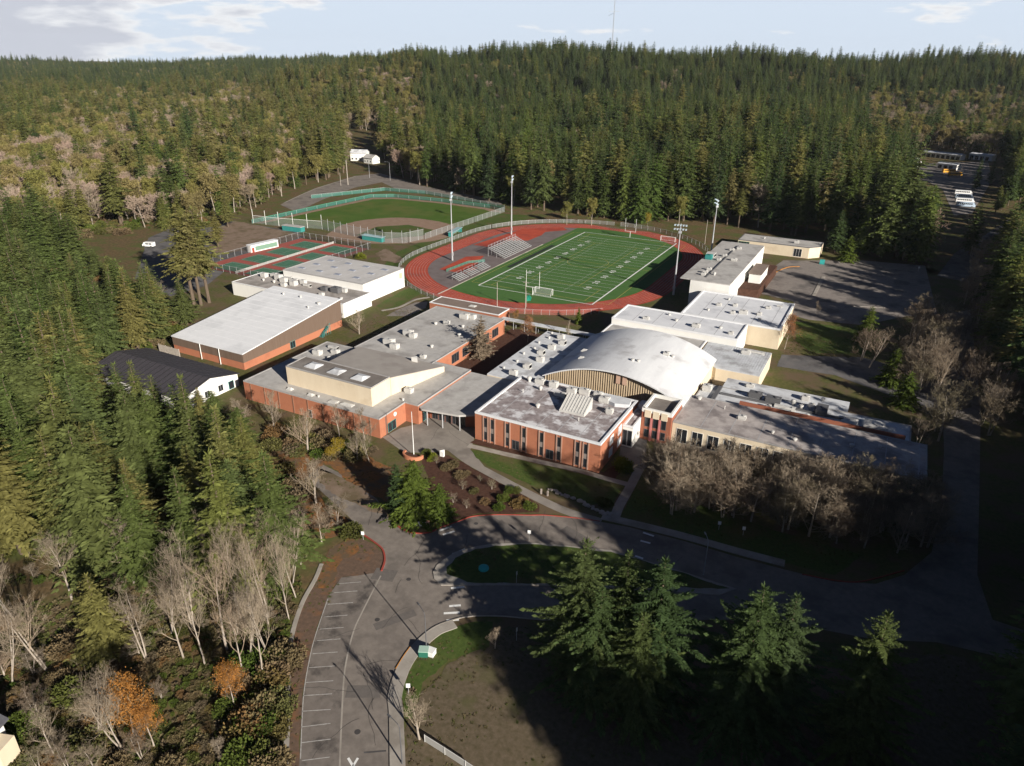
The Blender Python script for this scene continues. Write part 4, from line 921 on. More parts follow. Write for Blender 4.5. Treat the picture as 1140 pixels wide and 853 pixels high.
# house at the corner of the wood
hx_, hy_ = G(4, 852)
b = empty('house', 'grey roofed house with white gable at the edge of the wood', 'house')
b.location = (-90.5, 19.5, 0); b.rotation_euler = (0, 0, R(20))
MB().box(-4.5, 4.5, -6, 6, -.1, 4.6).build('wall', white_wall, b)
mb = MB()
for s in (-1, 1):
    mb.add([(s * 5.1, -6.5, 4.3), (s * 5.1, 6.5, 4.3), (0, 6.5, 7.2), (0, -6.5, 7.2), (s * 5.1, -6.5, 4.55), (s * 5.1, 6.5, 4.55), (0, 6.5, 7.45), (0, -6.5, 7.45)],
           [(3, 2, 1, 0), (4, 5, 6, 7), (0, 1, 5, 4), (1, 2, 6, 5), (2, 3, 7, 6), (3, 0, 4, 7)])
rf = mb.build('roof', M('shingle_dark', (0.07, 0.07, 0.08), (0.10, 0.10, 0.11), 2.0), b)
MB().box(2.2, 3.3, 1.4, 2.6, 5.2, 8.2).build('chimney', cream, rf)
MB().add([(-4.5, 6.0, 4.6), (4.5, 6.0, 4.6), (0, 6.0, 7.15), (-4.5, 6.25, 4.6), (4.5, 6.25, 4.6), (0, 6.25, 7.15)], [(0, 1, 2), (5, 4, 3), (0, 3, 4, 1), (1, 4, 5, 2), (2, 5, 3, 0)]).build('gable', white_wall, b)
MB().prism(rect(4.6, 6.6, 2.6, 5.2), -.05, 3.2).build('porch', cream, b)
# ------------------------------------------------------------------ fences, sports equipment, street furniture
link_green = chainlink('chain_link_green', (0.05, 0.20, 0.16), 0.55)
link_grey = chainlink('chain_link_grey', (0.34, 0.36, 0.35), 0.28)
link_black = chainlink('chain_link_black', (0.05, 0.05, 0.05), 0.35)
def fence(name, label, P, h, post_m, link_m, gap=6.0, r=0.06, top_m=None, group=None, posth=0.0):
    L = empty(name, label, 'fence', (P[0][0], P[0][1], 0), 0, group)
    ox, oy = P[0]
    Q = [(x - ox, y - oy) for x, y in P]
    mb = MB(); tp = MB()
    for a, b in zip(Q[:-1], Q[1:]):
        mb.add([(a[0], a[1], 0.05), (b[0], b[1], 0.05), (b[0], b[1], h), (a[0], a[1], h)], [(0, 1, 2, 3)])
        tp.tube((a[0], a[1], h), (b[0], b[1], h), r * (1.8 if top_m else .8), k=6)
    mb.build('mesh_panel', link_m, L)
    tp.build('top_rail', top_m or post_m, L)
    pm = MB().tube((0, 0, -.1), (0, 0, h + .1 + posth), r, k=6).mesh('post', post_m)
    cnt = 0; carry = 0.0
    tot = sum(math.dist(a, b) for a, b in zip(Q[:-1], Q[1:])); gap = max(gap, tot / 95.0)
    for a, b in zip(Q[:-1], Q[1:]):
        d = math.dist(a, b); t = carry
        while t < d:
            o = put('post', pm, L); o.location = (a[0] + (b[0] - a[0]) * t / d, a[1] + (b[1] - a[1]) * t / d, 0); t += gap
        carry = t - d
    return L
st_ = [p for p in stadium(-2.6, 26)]
iN = len(st_)
def part_of(P, f): return [p for p in P if f(p)]
west = sorted([p for p in st_ if p[0] < -129], key=lambda p: -p[1])
fence('perimeter_fence', 'grey chain link fence round the outer edge of the running track by the ball field', west, 1.9, steel, link_grey, 4.0)
near = sorted([p for p in st_ if p[1] < 240 and p[0] > -129], key=lambda p: p[0])
fence('perimeter_fence', 'red tinged chain link fence along the near bend of the running track', [(-129, 210.2)] + near[:-1], 1.9, steel, chainlink('chain_link_red', (0.42, 0.14, 0.11), 0.40), 3.0)
far = sorted([p for p in st_ if p[1] > 330 and p[0] > -129], key=lambda p: p[0])
fence('perimeter_fence', 'chain link fence round the far bend of the track under the firs', [(-129, 368.5)] + far, 2.2, steel, link_grey, 4.0)
fence('outfield_fence', 'green topped outfield fence of the ball field along the road', [(-304, 273), (-301, 330), (-298, 367), (-286, 375.6), (-250, 378.2), (-215, 376.2), (-202, 371)], 2.0, steel, link_green, 8, top_m=green_fence)
fence('backstop_fence', 'tall backstop netting fence behind the ball field infield', [(-262, 281), (-235, 276.6), (-216, 274.4), (-207, 278), (-204, 290)], 5.0, steel, link_grey, 5.0, r=.09, posth=1.0)
fence('side_fence', 'chain link fence down the foul line between ball field and grass slope', [(-203.2, 290), (-202.4, 330), (-202, 370)], 3.0, steel, link_grey, 5.0)
fence('tall_net', 'row of tall net poles along the ball field edge nearest the tennis courts', [(-304, 274), (-290, 275), (-262, 281.4)], 4.2, white_wall, link_grey, 8.5, r=.11, posth=3.2)
fence('court_fence', 'grey chain link fence enclosing the red and green tennis courts', [(-215, 199), (-214.2, 261.2), (-258.2, 261.2), (-258.2, 199), (-215.4, 199)], 3.0, steel, link_black, 4.0)
fence('court_fence', 'low net fence running down the middle of the tennis courts', [(-236.2, 199.6), (-236.2, 260.6)], 1.0, unit_m, chainlink('net_white', (0.6, 0.6, 0.58), 0.45), 6.0)
fence('roadside_fence', 'green chain link fence along the road beyond the outfield', [(-328, 345), (-306, 392), (-276, 396), (-240, 388), (-206, 378)], 2.2, steel, link_green, 7)
fence('path_fence', 'short pale panel fence standing in the grass at the picture bottom', pts((473, 826), (492, 838), (515, 853), (530, 863)), 1.3, unit_m, chainlink('panel_pale', (0.42, 0.41, 0.38), 0.9), 3.4)

def dugout(x, y, rz, L, label):
    b = empty('dugout', label, 'dugout', (x, y, 0), rz, 'dugouts of the ball field')
    MB().box(-L / 2, L / 2, 1.2, 1.35, 0, 2.2).build('back_wall', teal, b)
    MB().box(-L / 2, -L / 2 + .15, -1.2, 1.2, 0, 2.2).build('side_wall', teal, b)
    MB().box(L / 2 - .15, L / 2, -1.2, 1.2, 0, 2.2).build('side_wall', teal, b)
    MB().prism([(-L / 2 - .3, -1.6), (L / 2 + .3, -1.6), (L / 2 + .3, 1.6), (-L / 2 - .3, 1.6)], [2.4, 2.4, 2.2, 2.2], [2.55, 2.55, 2.35, 2.35]).build('roof', M('dugout_roof', (0.32, 0.45, 0.48), (0.28, 0.40, 0.43), 1.0), b)
    MB().box(-L / 2 + .2, L / 2 - .2, .75, 1.1, .42, .48).build('bench', wood_pole, b)
    for i in range(4):
        xx = -L / 2 + .1 + i * (L - .2) / 3; MB().tube((xx, -1.15, 0), (xx, -1.15, 2.4), .05, k=6).build('post', steel, b)
x, y = G(416, 268); dugout(x, y, R(180), 12, 'blue green dugout nearer the tennis courts')
x, y = G(507, 261); dugout(x, y, R(100), 12, 'pale blue roofed dugout beside the grass slope')
b = empty('ticket_shed', 'green sided flat shed at the left end of the outfield fence', 'shed', (*G(327, 257), 0), R(4))
MB().box(-6, 6, -1.6, 1.6, 0, 2.5).build('wall', teal, b); MB().box(-6.2, 6.2, -1.8, 1.8, 2.5, 2.7).build('roof', roof_grey, b)
b = empty('storage_container', 'long white shed with green panel beside the tennis courts', 'shed', (*G(293, 277.5), 0), R(82))
MB().box(-7.5, 7.5, -1.6, 1.6, 0, 3.1).build('wall', white_wall, b); MB().box(-7.6, 7.6, -1.75, 1.75, 3.1, 3.3).build('roof', coping_w, b)
MB().box(-5.2, 6.8, -1.68, -1.58, .5, 2.5).build('side_panel', M('panel_sage', (0.16, 0.27, 0.20)), b); MB().box(-7.0, -5.8, -1.68, -1.58, .0, 2.1).build('door', red_paint, b)

# bleachers
b = empty('bleachers', 'long silver bleachers facing the football field from the left sideline', 'bleachers')
for i in range(10):
    xx = -150.6 - i * .92; zz = .45 + i * .40
    MB().box(xx - .32, xx, 277, 304.0, zz, zz + .06).build('seat_plank', steel, b)
    MB().box(xx - .92, xx - .34, 277, 304.0, zz - .38, zz - .33).build('foot_plank', unit_m, b)
mb = MB()
for i in range(10):
    y = 277.3 + i * 2.95
    mb.beam((-150.6, y, .2), (-159.6, y, 4.0), .08, .14); mb.tube((-159.6, y, 0), (-159.6, y, 5.1), .06, k=6); mb.tube((-155.2, y, 0), (-155.2, y, 2.1), .06, k=6)
mb.path([(-159.6, 277.3, 5.05), (-159.6, 303.8, 5.05)], .05); mb.path([(-159.6, 277.3, 4.6), (-159.6, 303.8, 4.6)], .05)
mb.build('frame', steel, b)
for (y0, lab) in ((236.5, 'first small bleacher stand from the track bend'), (245.5, 'second small bleacher stand from the track bend'), (254.5, 'small bleacher stand next to the long silver bleachers')):
    s = empty('bleacher_stand', lab, 'bleachers', (0, 0, 0), 0, 'small bleacher stands')
    for i in range(5):
        xx = -149.6 - i * .8; zz = .4 + i * .34
        MB().box(xx - .3, xx, y0, y0 + 7.6, zz, zz + .06).build('seat_plank', steel, s)
        MB().box(xx - .8, xx - .32, y0, y0 + 7.6, zz - .3, zz - .25).build('foot_plank', unit_m, s)
    mb = MB()
    for yy in (y0 + .4, y0 + 3.8, y0 + 7.2): mb.beam((-149.6, yy, .1), (-153.3, yy, 1.7), .07, .12); mb.tube((-153.3, yy, 0), (-153.3, yy, 2.7), .05, k=6)
    mb.path([(-153.3, y0 + .4, 2.65), (-153.3, y0 + 7.2, 2.65)], .04)
    mb.build('frame', steel, s)
fence('ramp_rail', 'green railed ramp fence at the near end of the long bleachers', [(-162, 246), (-161, 262), (-156, 268)], 1.1, green_fence, link_green, 3)

def light_tower(x, y, h, rz, label, n=10):
    b = empty('floodlight_tower', label, 'floodlight', (x, y, 0), rz, 'floodlight towers round the football field')
    MB().tube((0, 0, -.3), (0, 0, h * .42), .42, .32, k=12).build('lower_pole', steel, b)
    MB().tube((0, 0, h * .42), (0, 0, h), .27, .14, k=10).build('upper_pole', steel, b)
    mb = MB()
    for z in (h - .4, h - 1.9): mb.beam((-2.4, 0, z), (2.4, 0, z), .14, .14)
    mb.box(-.55, .55, -.5, .5, h - 3.6, h - 2.7); mb.box(-.5, .5, -.55, -.25, 2.2, 3.6)
    mb.build('crossarm', steel, b)
    lm = MB()
    lm.tube((0, 0, 0), (0, -.55, -.22), .16, .34, k=10)
    me = lm.mesh('lamp', M('lamp_shell', (0.55, 0.66, 0.72), (0.46, 0.56, 0.62), 1.0, rough=.35))
    for z in (h - .4, h - 1.9):
        for i in range(5):
            o = put('lamp', me, b); o.location = (-2.1 + i * 1.05, -.1, z)
    return b
light_tower(-68.6, 262.8, 27.5, R(8), 'grey floodlight tower standing in front of the white field house')
light_tower(-68.8, 321.0, 27.5, R(-60), 'floodlight tower behind the white field house near the tall firs')
light_tower(-169.8, 262.8, 30.0, R(118), 'floodlight tower on the left bend between bleachers and ball field')
light_tower(-171.0, 321.0, 29.5, R(112), 'floodlight tower at the far end of the long bleachers')

def football_goal(x, y, f, label):
    b = empty('football_goal', label, 'goalpost', (x, y, 0), R(0 if f > 0 else 180), 'football goalposts')
    MB().path([(0, 0, -.2), (0, 0, 3.05)], .11, 8).build('base_post', white_paint, b)
    MB().path([(-2.85, 0, 3.05), (2.85, 0, 3.05)], .08, 8).build('crossbar', white_paint, b)
    for s in (-1, 1): MB().tube((s * 2.8, 0, 3.0), (s * 2.8, 0, 9.6), .07, k=8).build('upright', white_paint, b)
    return b
football_goal(-115.8, fy0 - .4, 1, 'white football goalposts at the near end of the field')
football_goal(-115.8, fy1 + .6, -1, 'pale football goalposts at the far end of the field')
def soccer_goal(x, y, rz, label):
    b = empty('soccer_goal', label, 'soccer goal', (x, y, 0), rz, 'soccer goals')
    MB().path([(-3.66, 0, 0), (-3.66, 0, 2.44), (3.66, 0, 2.44), (3.66, 0, 0)], .09, 8).build('goal_frame', white_paint, b)
    MB().path([(-3.66, 0, 2.44), (-3.66, 1.0, 2.4), (-3.66, 2.2, 0.05), (3.66, 2.2, .05), (3.66, 1.0, 2.4), (3.66, 0, 2.44)], .05, 6).build('net_frame', white_paint, b)
    MB().add([(-3.66, .05, 2.42), (3.66, .05, 2.42), (3.66, 1, 2.4), (-3.66, 1, 2.4), (-3.66, 2.2, .05), (3.66, 2.2, .05), (-3.66, 0, .05), (3.66, 0, .05)], [(0, 1, 2, 3), (3, 2, 5, 4), (0, 3, 4, 6), (1, 7, 5, 2)]).build('net', chainlink('net_goal', (0.8, 0.8, 0.8), 0.12), b)
soccer_goal(-112.5, fy0 + 3.0, R(180), 'white soccer goal in front of the near goalposts')
soccer_goal(-96.5, fy1 + 2.0, R(0), 'white soccer goal at the far right corner of the field')

# people and kit by the near goalposts: a green tarp draped pole
b = empty('flag_pole_banner', 'slim pole with a bright green banner near the near goalposts', 'banner', (*G(586, 342), 0))
MB().tube((0, 0, 0), (0, 0, 6.0), .07, k=8).build('pole', wood_pole, b)
MB().add([(0.05, 0, 2.3), (1.5, .35, 2.6), (1.9, .1, 3.9), (1.2, -.2, 4.8), (.05, 0, 4.4), (0.05, .09, 2.3), (1.5, .44, 2.6), (1.9, .19, 3.9), (1.2, -.11, 4.8), (.05, .09, 4.4)], [(0, 1, 2, 3, 4), (9, 8, 7, 6, 5), (0, 5, 6, 1), (1, 6, 7, 2), (2, 7, 8, 3), (3, 8, 9, 4), (4, 9, 5, 0)]).build('banner', M('banner_green', (0.02, 0.30, 0.20)), b)
def plain_pole(name, label, px, py, h, r, mt, cat='pole', arm=None, group=None):
    x, y = G(px, py); b = empty(name, label, cat, (x, y, 0), 0, group)
    MB().tube((0, 0, -.2), (0, 0, h), r, r * .7, k=8).build('pole', mt, b)
    if arm:
        mb = MB()
        for z in arm: mb.beam((-1.1, 0, z), (1.1, 0, z), .12, .14)
        mb.build('crossarm', mt, b)
        for z in arm:
            for s in (-.9, .9): MB().tube((s, 0, z + .07), (s, 0, z + .3), .06, k=6).build('insulator', unit_dk, b)
    return b
plain_pole('utility_pole', 'pale wooden pole by the track fence near the concession building', 553.5, 341, 9.0, .14, wood_pole)
plain_pole('utility_pole', 'wooden pole in front of the near goalposts carrying a short crossarm', 584.8, 349, 12.0, .14, wood_pole, arm=(11.4,))
plain_pole('utility_pole', 'slender pole at the far right bend of the track', 784.5, 272, 12, .13, wood_pole)
plain_pole('utility_pole', 'thick pale utility pole left of the road behind the ball field', 387.5, 206, 17, .3, wood_pole, arm=(16.2, 14.8))
plain_pole('utility_pole', 'thin wooden pole left of the thick pale utility pole', 379.5, 207, 9, .16, wood_pole)

def street_lamp(px, py, h, rz, label, arm=2.0, mt=None, xy=None):
    x, y = xy or G(px, py)
    b = empty('street_lamp', label, 'street lamp', (x, y, 0), rz, 'street lamps')
    MB().tube((0, 0, -.2), (0, 0, h - .5), .11, .07, k=8).build('pole', mt or steel, b)
    MB().path([(0, 0, h - .5), (.3, 0, h - .12), (1.0, 0, h), (arm, 0, h)], .05, 6).build('arm', mt or steel, b)
    MB().add([(arm - .1, -.14, h - .08), (arm + .65, -.1, h - .08), (arm + .65, .1, h - .08), (arm - .1, .14, h - .08), (arm - .1, -.12, h + .08), (arm + .6, -.07, h + .05), (arm + .6, .07, h + .05), (arm - .1, .12, h + .08)], [(3, 2, 1, 0), (4, 5, 6, 7), (0, 1, 5, 4), (1, 2, 6, 5), (2, 3, 7, 6), (3, 0, 4, 7)]).build('lamp_head', mt or steel, b)
    return b
street_lamp(475, 724.5, 7.6, R(150), 'street lamp beside the green utility box on the corner lawn', 2.0, steel_dark)
street_lamp(448, 851, 7.2, R(165), 'street lamp on the pavement at the bottom of the drive', 1.8, steel_dark)
street_lamp(411.5, 198, 11, R(170), 'grey street lamp left of the road junction behind the ball field', 2.2)
street_lamp(434.5, 201, 13, R(190), 'blue grey street lamp right of the road junction behind the ball field', 3.2)
street_lamp(783, 640, 7.5, R(120), 'street lamp on the right stretch of the loop road', 1.8)

# flagpole on its brick planter
fx_, fy_ = G(460.8, 507.6)
b = empty('flagpole', 'tall white flagpole rising from the brick planter by the plaza', 'flagpole', (fx_, fy_, 0))
MB().tube((0, 0, 0.4), (0, 0, 11.2), .11, .05, k=10).build('pole', white_paint, b)
MB().tube((0, 0, 11.2), (0, 0, 11.4), .1, .02, k=8).build('finial', steel, b)
b = empty('brick_planter', 'low curved red brick planter wall round the flagpole', 'planter', (fx_, fy_, 0))
P = [(2.6 * math.cos(t), 2.0 * math.sin(t) - .2) for t in np.linspace(R(170), R(370), 16)]
ribbon_mb(MB(), P, 0, .45, -.05, .85).build('wall', M('brick_planter_m', (0.42, 0.16, 0.09), (0.48, 0.20, 0.11), 3.0), b)
MB().prism([(p[0] * .85, p[1] * .8) for p in P], -.05, .45).build('soil', bark, b)
# monument sign
x, y = G(466.5, 587)
b = empty('school_sign', 'low white board sign between two brick piers on the red kerbed corner', 'sign', (x, y, 0), R(28))
for s in (-1, 1): MB().box(s * 1.75 - .35, s * 1.75 + .35, -.3, .3, -.05, 1.35).build('pier', M('brick_sign', (0.42, 0.21, 0.14), (0.46, 0.25, 0.18), 3.0), b)
MB().box(-1.38, 1.38, -.12, .12, .3, 1.2).build('board', white_wall, b)
# statue/white marker by the plaza bed
x, y = G(492.5, 508)
b = empty('marker_stone', 'small white stone marker at the edge of the plaza bed', 'marker', (x, y, 0))
MB().prism([(-.5, -.3), (.5, -.25), (.45, .3), (-.45, .25)], [0] * 4, [1.5, 1.2, 1.7, 1.35]).build('stone', white_paint, b)
# road signs
def road_sign(px, py, label, h=2.3, rz=0.0, mt=None, w_=.6):
    x, y = G(px, py); b = empty('road_sign', label, 'sign', (x, y, 0), rz, 'small road signs')
    MB().tube((0, 0, -.1), (0, 0, h), .045, k=6).build('post', steel, b)
    MB().box(-w_ / 2, w_ / 2, -.05, -.02, h - .75, h + .02).build('plate', mt or white_paint, b)
road_sign(455, 773, 'small white sign on a post above the bare bush', 2.1, R(30))
road_sign(575, 649.5, 'leaning sign post at the lower edge of the island', 2.6, R(70), unit_m, .3)
road_sign(575, 713, 'sign post in the shade below the lower loop road', 2.6, R(70), unit_m, .3)
road_sign(589, 602, 'sign post at the upper edge of the island', 2.4, R(20))
road_sign(404.5, 601, 'short sign post on the red kerb beside the green bush', 1.9, R(20))
road_sign(800, 590, 'white sign in the shaded lawn under the bare trees', 2.0, R(10))
road_sign(827, 596, 'second white sign in the shaded lawn under the bare trees', 2.0, R(10))
road_sign(1022, 303, 'white sign at the far corner of the car park', 2.4, R(10))
# utility boxes and covers
x, y = G(472, 729)
b = empty('utility_box', 'dark green utility box with pale lid on the corner lawn', 'utility box', (x, y, 0), R(25), 'utility boxes')
MB().box(-.7, .7, -.6, .6, 0, 1.1).build('cabinet', M('box_green', (0.02, 0.12, 0.08)), b); MB().box(-.75, .75, -.65, .65, 1.1, 1.2).build('lid', M('box_lid', (0.35, 0.5, 0.42)), b)
x, y = G(479, 728.5)
b = empty('utility_box', 'white utility box next to the dark green box on the corner lawn', 'utility box', (x, y, 0), R(5), 'utility boxes')
MB().box(-.75, .75, -.55, .55, 0, .9).build('cabinet', white_paint, b); MB().box(-.8, .8, -.6, .6, .9, 1.0).build('lid', white_paint, b)
x, y = G(538.5, 634)
b = empty('utility_cover', 'rounded teal utility cover on the dark island lawn', 'utility box', (x, y, .14), R(15), 'utility boxes')
mb = MB(); mb.tube((0, 0, 0), (0, 0, .35), .95, .9, k=16); mb.tube((0, 0, .35), (0, 0, .6), .9, .4, k=16); mb.build('dome', M('cover_teal', (0.04, 0.38, 0.36)), b)
x, y = G(915, 294)
b = empty('utility_box', 'teal cabinet at the far edge of the car park', 'utility box', (x, y, 0), 0, 'utility boxes')
MB().box(-1.0, 1.0, -.7, .7, 0, 1.9).build('cabinet', M('cover_teal', (0.04, 0.38, 0.36)), b)
for i, (px, py, mt, lab) in enumerate(((771, 326, teal, 'teal bin nearest the right side of the track'), (776, 323, steel, 'grey bin between the teal bins behind the white block'), (779, 328, teal, 'teal bin against the end of the field house'))):
    x, y = G(px, py); b = empty('dumpster', lab, 'bin', (x, y, 0), R(10 * i), 'bins behind the white roofed block')
    MB().prism([(-1.1, -.7), (1.1, -.7), (1.1, .7), (-1.1, .7)], 0, [1.1, 1.1, 1.5, 1.5]).build('body', mt, b); MB().prism([(-1.15, -.75), (1.15, -.75), (1.15, .75), (-1.15, .75)], [1.1, 1.1, 1.5, 1.5], [1.18, 1.18, 1.58, 1.58]).build('lid', unit_dk, b)
# edging rocks along the front lawn
rk = []
for k in range(3):
    bm = bmesh.new(); bmesh.ops.create_icosphere(bm, subdivisions=2, radius=.42)
    for v in bm.verts:
        v.co *= 1 + .28 * math.sin(v.co.x * 7 + k) * math.cos(v.co.y * 6 + 2 * k); v.co.z *= .7
    me = bpy.data.meshes.new('edging_rock'); bm.to_mesh(me); bm.free(); me.materials.append(stone_m); rk.append(me)
LP = smooth_line(pts((612, 545), (626, 551), (645, 558), (660, 566), (672, 572), (680, 572)), 8)
for i in range(40):
    p = LP[int(i * (len(LP) - 1) / 39)]
    o = bpy.data.objects.new('edging_rock', rk[i % 3]); COL.objects.link(o)
    o.location = (p[0] + rnd.uniform(-.4, .4), p[1] + rnd.uniform(-.3, .3), .15); o.rotation_euler = (0, 0, rnd.uniform(0, 6)); s = rnd.uniform(.6, 1.25); o.scale = (s, s, s)
    tag(o, 'rough pinkish edging rock along the lower side of the front lawn', 'rock', 'rocks edging the front lawn')
x, y = G(606, 551); b = empty('gate_post', 'short pale post pair at the lawn end of the footpath', 'post', (x, y, 0))
MB().box(-.9, -.6, -.15, .15, 0, 1.2).build('post', stone_m, b); MB().box(.6, .9, -.15, .15, 0, 1.2).build('post', stone_m, b)

# ---- vehicles: vans and buses at the depot, few pixels each
def vehicle(kind, x, y, rz, col, label, group):
    mt = M('paint_%s' % col[0], col[1], rough=.35, spec=.5)
    if kind == 'bus': L, Wd, H, n = 10.5, 2.5, 3.0, 8
    else: L, Wd, H, n = 5.6, 2.0, 2.3, 2
    b = empty(kind, label, kind, (x, y, float(terrain(x, y)) + .04), rz, group)
    z0 = .45
    mb = MB().prism([(-L / 2, -Wd / 2), (L / 2 - .9, -Wd / 2), (L / 2 - .9, Wd / 2), (-L / 2, Wd / 2)], z0, H)
    mb.prism([(L / 2 - .9, -Wd / 2 + .02), (L / 2, -Wd / 2 + .12), (L / 2, Wd / 2 - .12), (L / 2 - .9, Wd / 2 - .02)], z0, [H * .86, H * .5, H * .5, H * .86])
    mb.build('body', mt, b)
    for i in range(n):
        for s in (-1, 1):
            a = -L / 2 + .6 + i * (L - 2.2) / n
            MB().box(a, a + (L - 2.2) / n - .25, s * Wd / 2 - .02, s * Wd / 2 + .02, H * .58, H * .86).build('window', glass, b)
    MB().box(L / 2 - .86, L / 2 - .2, -Wd / 2 + .2, Wd / 2 - .2, H * .62, H * .8).build('windscreen', glass, b)
    for sx in (-L * .3, L * .32):
        for s in (-1, 1): MB().tube((sx, s * (Wd / 2 - .28), .45), (sx, s * (Wd / 2 + .01), .45), .45, k=14).build('wheel', unit_dk, b)
    return b
white_c = ('white', (0.78, 0.78, 0.77)); yel_c = ('yellow', (0.75, 0.36, 0.03)); blue_c = ('pale_blue', (0.45, 0.55, 0.66))
for i, py in enumerate((217, 221.5, 226, 230.5)):
    vehicle('bus', *G(1072 + i * .8, py), R(8), blue_c if i % 2 else white_c, 'parked bus in the shaded row below the depot', 'buses parked in a shaded row')
for px, py, c, lab in ((1063, 196, yel_c, 'yellow bus nearest the dark fir at the depot'), (1056, 192.5, yel_c, 'yellow bus in front of the white canopy at the depot')): vehicle('bus', *G(px, py), R(30), c, lab, 'yellow buses at the depot')
for px, py, lab in ((1021, 178, 'white van at the far left of the depot yard'), (1023, 183, 'white van second from the back at the depot edge'), (1019, 187, 'white van nearest the trees at the depot edge')): vehicle('van', *G(px, py), R(70), white_c, lab, 'white vans at the depot')
vehicle('van', *G(166, 275), R(200), white_c, 'white pickup van parked alone in the left car park', None)
def shed_long(px, py, L, Wd, H, rz, label):
    x, y = G(px, py); b = empty('depot_building', label, 'depot building', (x, y, float(terrain(x, y))), rz)
    MB().box(-L / 2, L / 2, -Wd / 2, Wd / 2, -.5, H).build('wall', white_wall, b)
    MB().prism([(-L / 2 - .3, -Wd / 2 - .3), (L / 2 + .3, -Wd / 2 - .3), (L / 2 + .3, 0), (-L / 2 - .3, 0)], [H, H, H + 1.2, H + 1.2], [H + .2, H + .2, H + 1.4, H + 1.4]).build('roof', roof_frost, b)
    MB().prism([(-L / 2 - .3, 0), (L / 2 + .3, 0), (L / 2 + .3, Wd / 2 + .3), (-L / 2 - .3, Wd / 2 + .3)], [H + 1.2, H + 1.2, H, H], [H + 1.4, H + 1.4, H + .2, H + .2]).build('roof', roof_frost, b)
    for i in range(int(L / 4.5)):
        window(b, '-y', -Wd / 2, -L / 2 + .8 + i * 4.5, -L / 2 + 3.8 + i * 4.5, .1, H * .75, unit_dk, name='door')
shed_long(1049, 176, 36, 9, 4.2, R(-27), 'long white depot building behind the parked vehicles')
shed_long(1056, 188, 16, 8, 4.0, R(-27), 'short white depot canopy building in front of the long one')
shed_long(1093, 178, 20, 8, 4.5, R(-27), 'white depot building half hidden by the dark fir')
def small_house(px, py, L, Wd, H, rz, label, rm):
    x, y = G(px, py); b = empty('house', label, 'house', (x, y, float(terrain(x, y))), rz)
    MB().add([(-L / 2, -Wd / 2, -.5), (L / 2, -Wd / 2, -.5), (L / 2, Wd / 2, -.5), (-L / 2, Wd / 2, -.5), (-L / 2, -Wd / 2, H), (L / 2, -Wd / 2, H), (L / 2, Wd / 2, H), (-L / 2, Wd / 2, H), (-L / 2, 0, H + 2.2), (L / 2, 0, H + 2.2)],
             [(0, 1, 5, 4), (2, 3, 7, 6), (1, 2, 6, 9, 5), (3, 0, 4, 8, 7)]).build('wall', white_wall, b)
    for s in (-1, 1):
        MB().add([(-L / 2 - .4, s * (Wd / 2 + .5), H - .3), (L / 2 + .4, s * (Wd / 2 + .5), H - .3), (L / 2 + .4, 0, H + 2.25), (-L / 2 - .4, 0, H + 2.25), (-L / 2 - .4, s * (Wd / 2 + .5), H - .05), (L / 2 + .4, s * (Wd / 2 + .5), H - .05), (L / 2 + .4, 0, H + 2.5), (-L / 2 - .4, 0, H + 2.5)],
                 [(3, 2, 1, 0), (4, 5, 6, 7), (0, 1, 5, 4), (1, 2, 6, 5), (2, 3, 7, 6), (3, 0, 4, 7)]).build('roof', rm, b)
    for i in range(3): window(b, '-y', -Wd / 2, -L / 2 + 1 + i * 3.4, -L / 2 + 2.6 + i * 3.4, 1, 2.5, white_wall)
small_house(401, 178.5, 14, 9, 6.5, R(20), 'white house among the trees at the end of the far road', roof_frost)
small_house(414, 181.5, 11, 8, 4.5, R(-10), 'small grey roofed house right of the white house by the far road', roof_grey)
small_house(19, 181, 13, 9, 13.0, R(20), 'blue grey roofed house deep in the left woods', M('roof_blue', (0.13, 0.16, 0.22)))
small_house(1, 184, 10, 8, 13.0, R(-10), 'white house at the left picture edge in the woods', roof_frost)
# radio mast on the far ridge
tmx, tmy = G(667, 78); d_ = 1450.0
bx, by = float(_Fh[0] * d_ + _Rh[0] * d_ * (667 - 570) / CF / 1.0 * 1.0), float(_Fh[1] * d_ + _Rh[1] * d_ * (667 - 570) / CF)
bz = float(terrain(bx, by))
b = empty('radio_mast', 'thin grey lattice mast rising above the far wooded ridge', 'mast', (bx, by, bz))
mb = MB(); MH = 116.0
for k in range(3): mb.tube((1.5 * math.cos(k * 2.1), 1.5 * math.sin(k * 2.1), 0), (.5 * math.cos(k * 2.1), .5 * math.sin(k * 2.1), MH), .28, .16, k=5)
for i in range(38):
    z0 = i * MH / 38; z1 = (i + 1) * MH / 38
    for k in range(3):
        r0 = 1.5 - z0 / MH; r1 = 1.5 - z1 / MH
        mb.tube((r0 * math.cos(k * 2.1), r0 * math.sin(k * 2.1), z0), (r1 * math.cos((k + 1) * 2.1), r1 * math.sin((k + 1) * 2.1), z1), .11, k=4)
mb.build('lattice', M('mast_grey', (0.42, 0.44, 0.47)), b)
mb = MB(); mb.beam((-9, -4, MH * .78), (9, 4, MH * .78), .5, .5); mb.beam((-13, 6, MH * .72), (0, 0, MH * .76), .35, .35); mb.build('antenna_arm', M('mast_grey', (0.42, 0.44, 0.47)), b)
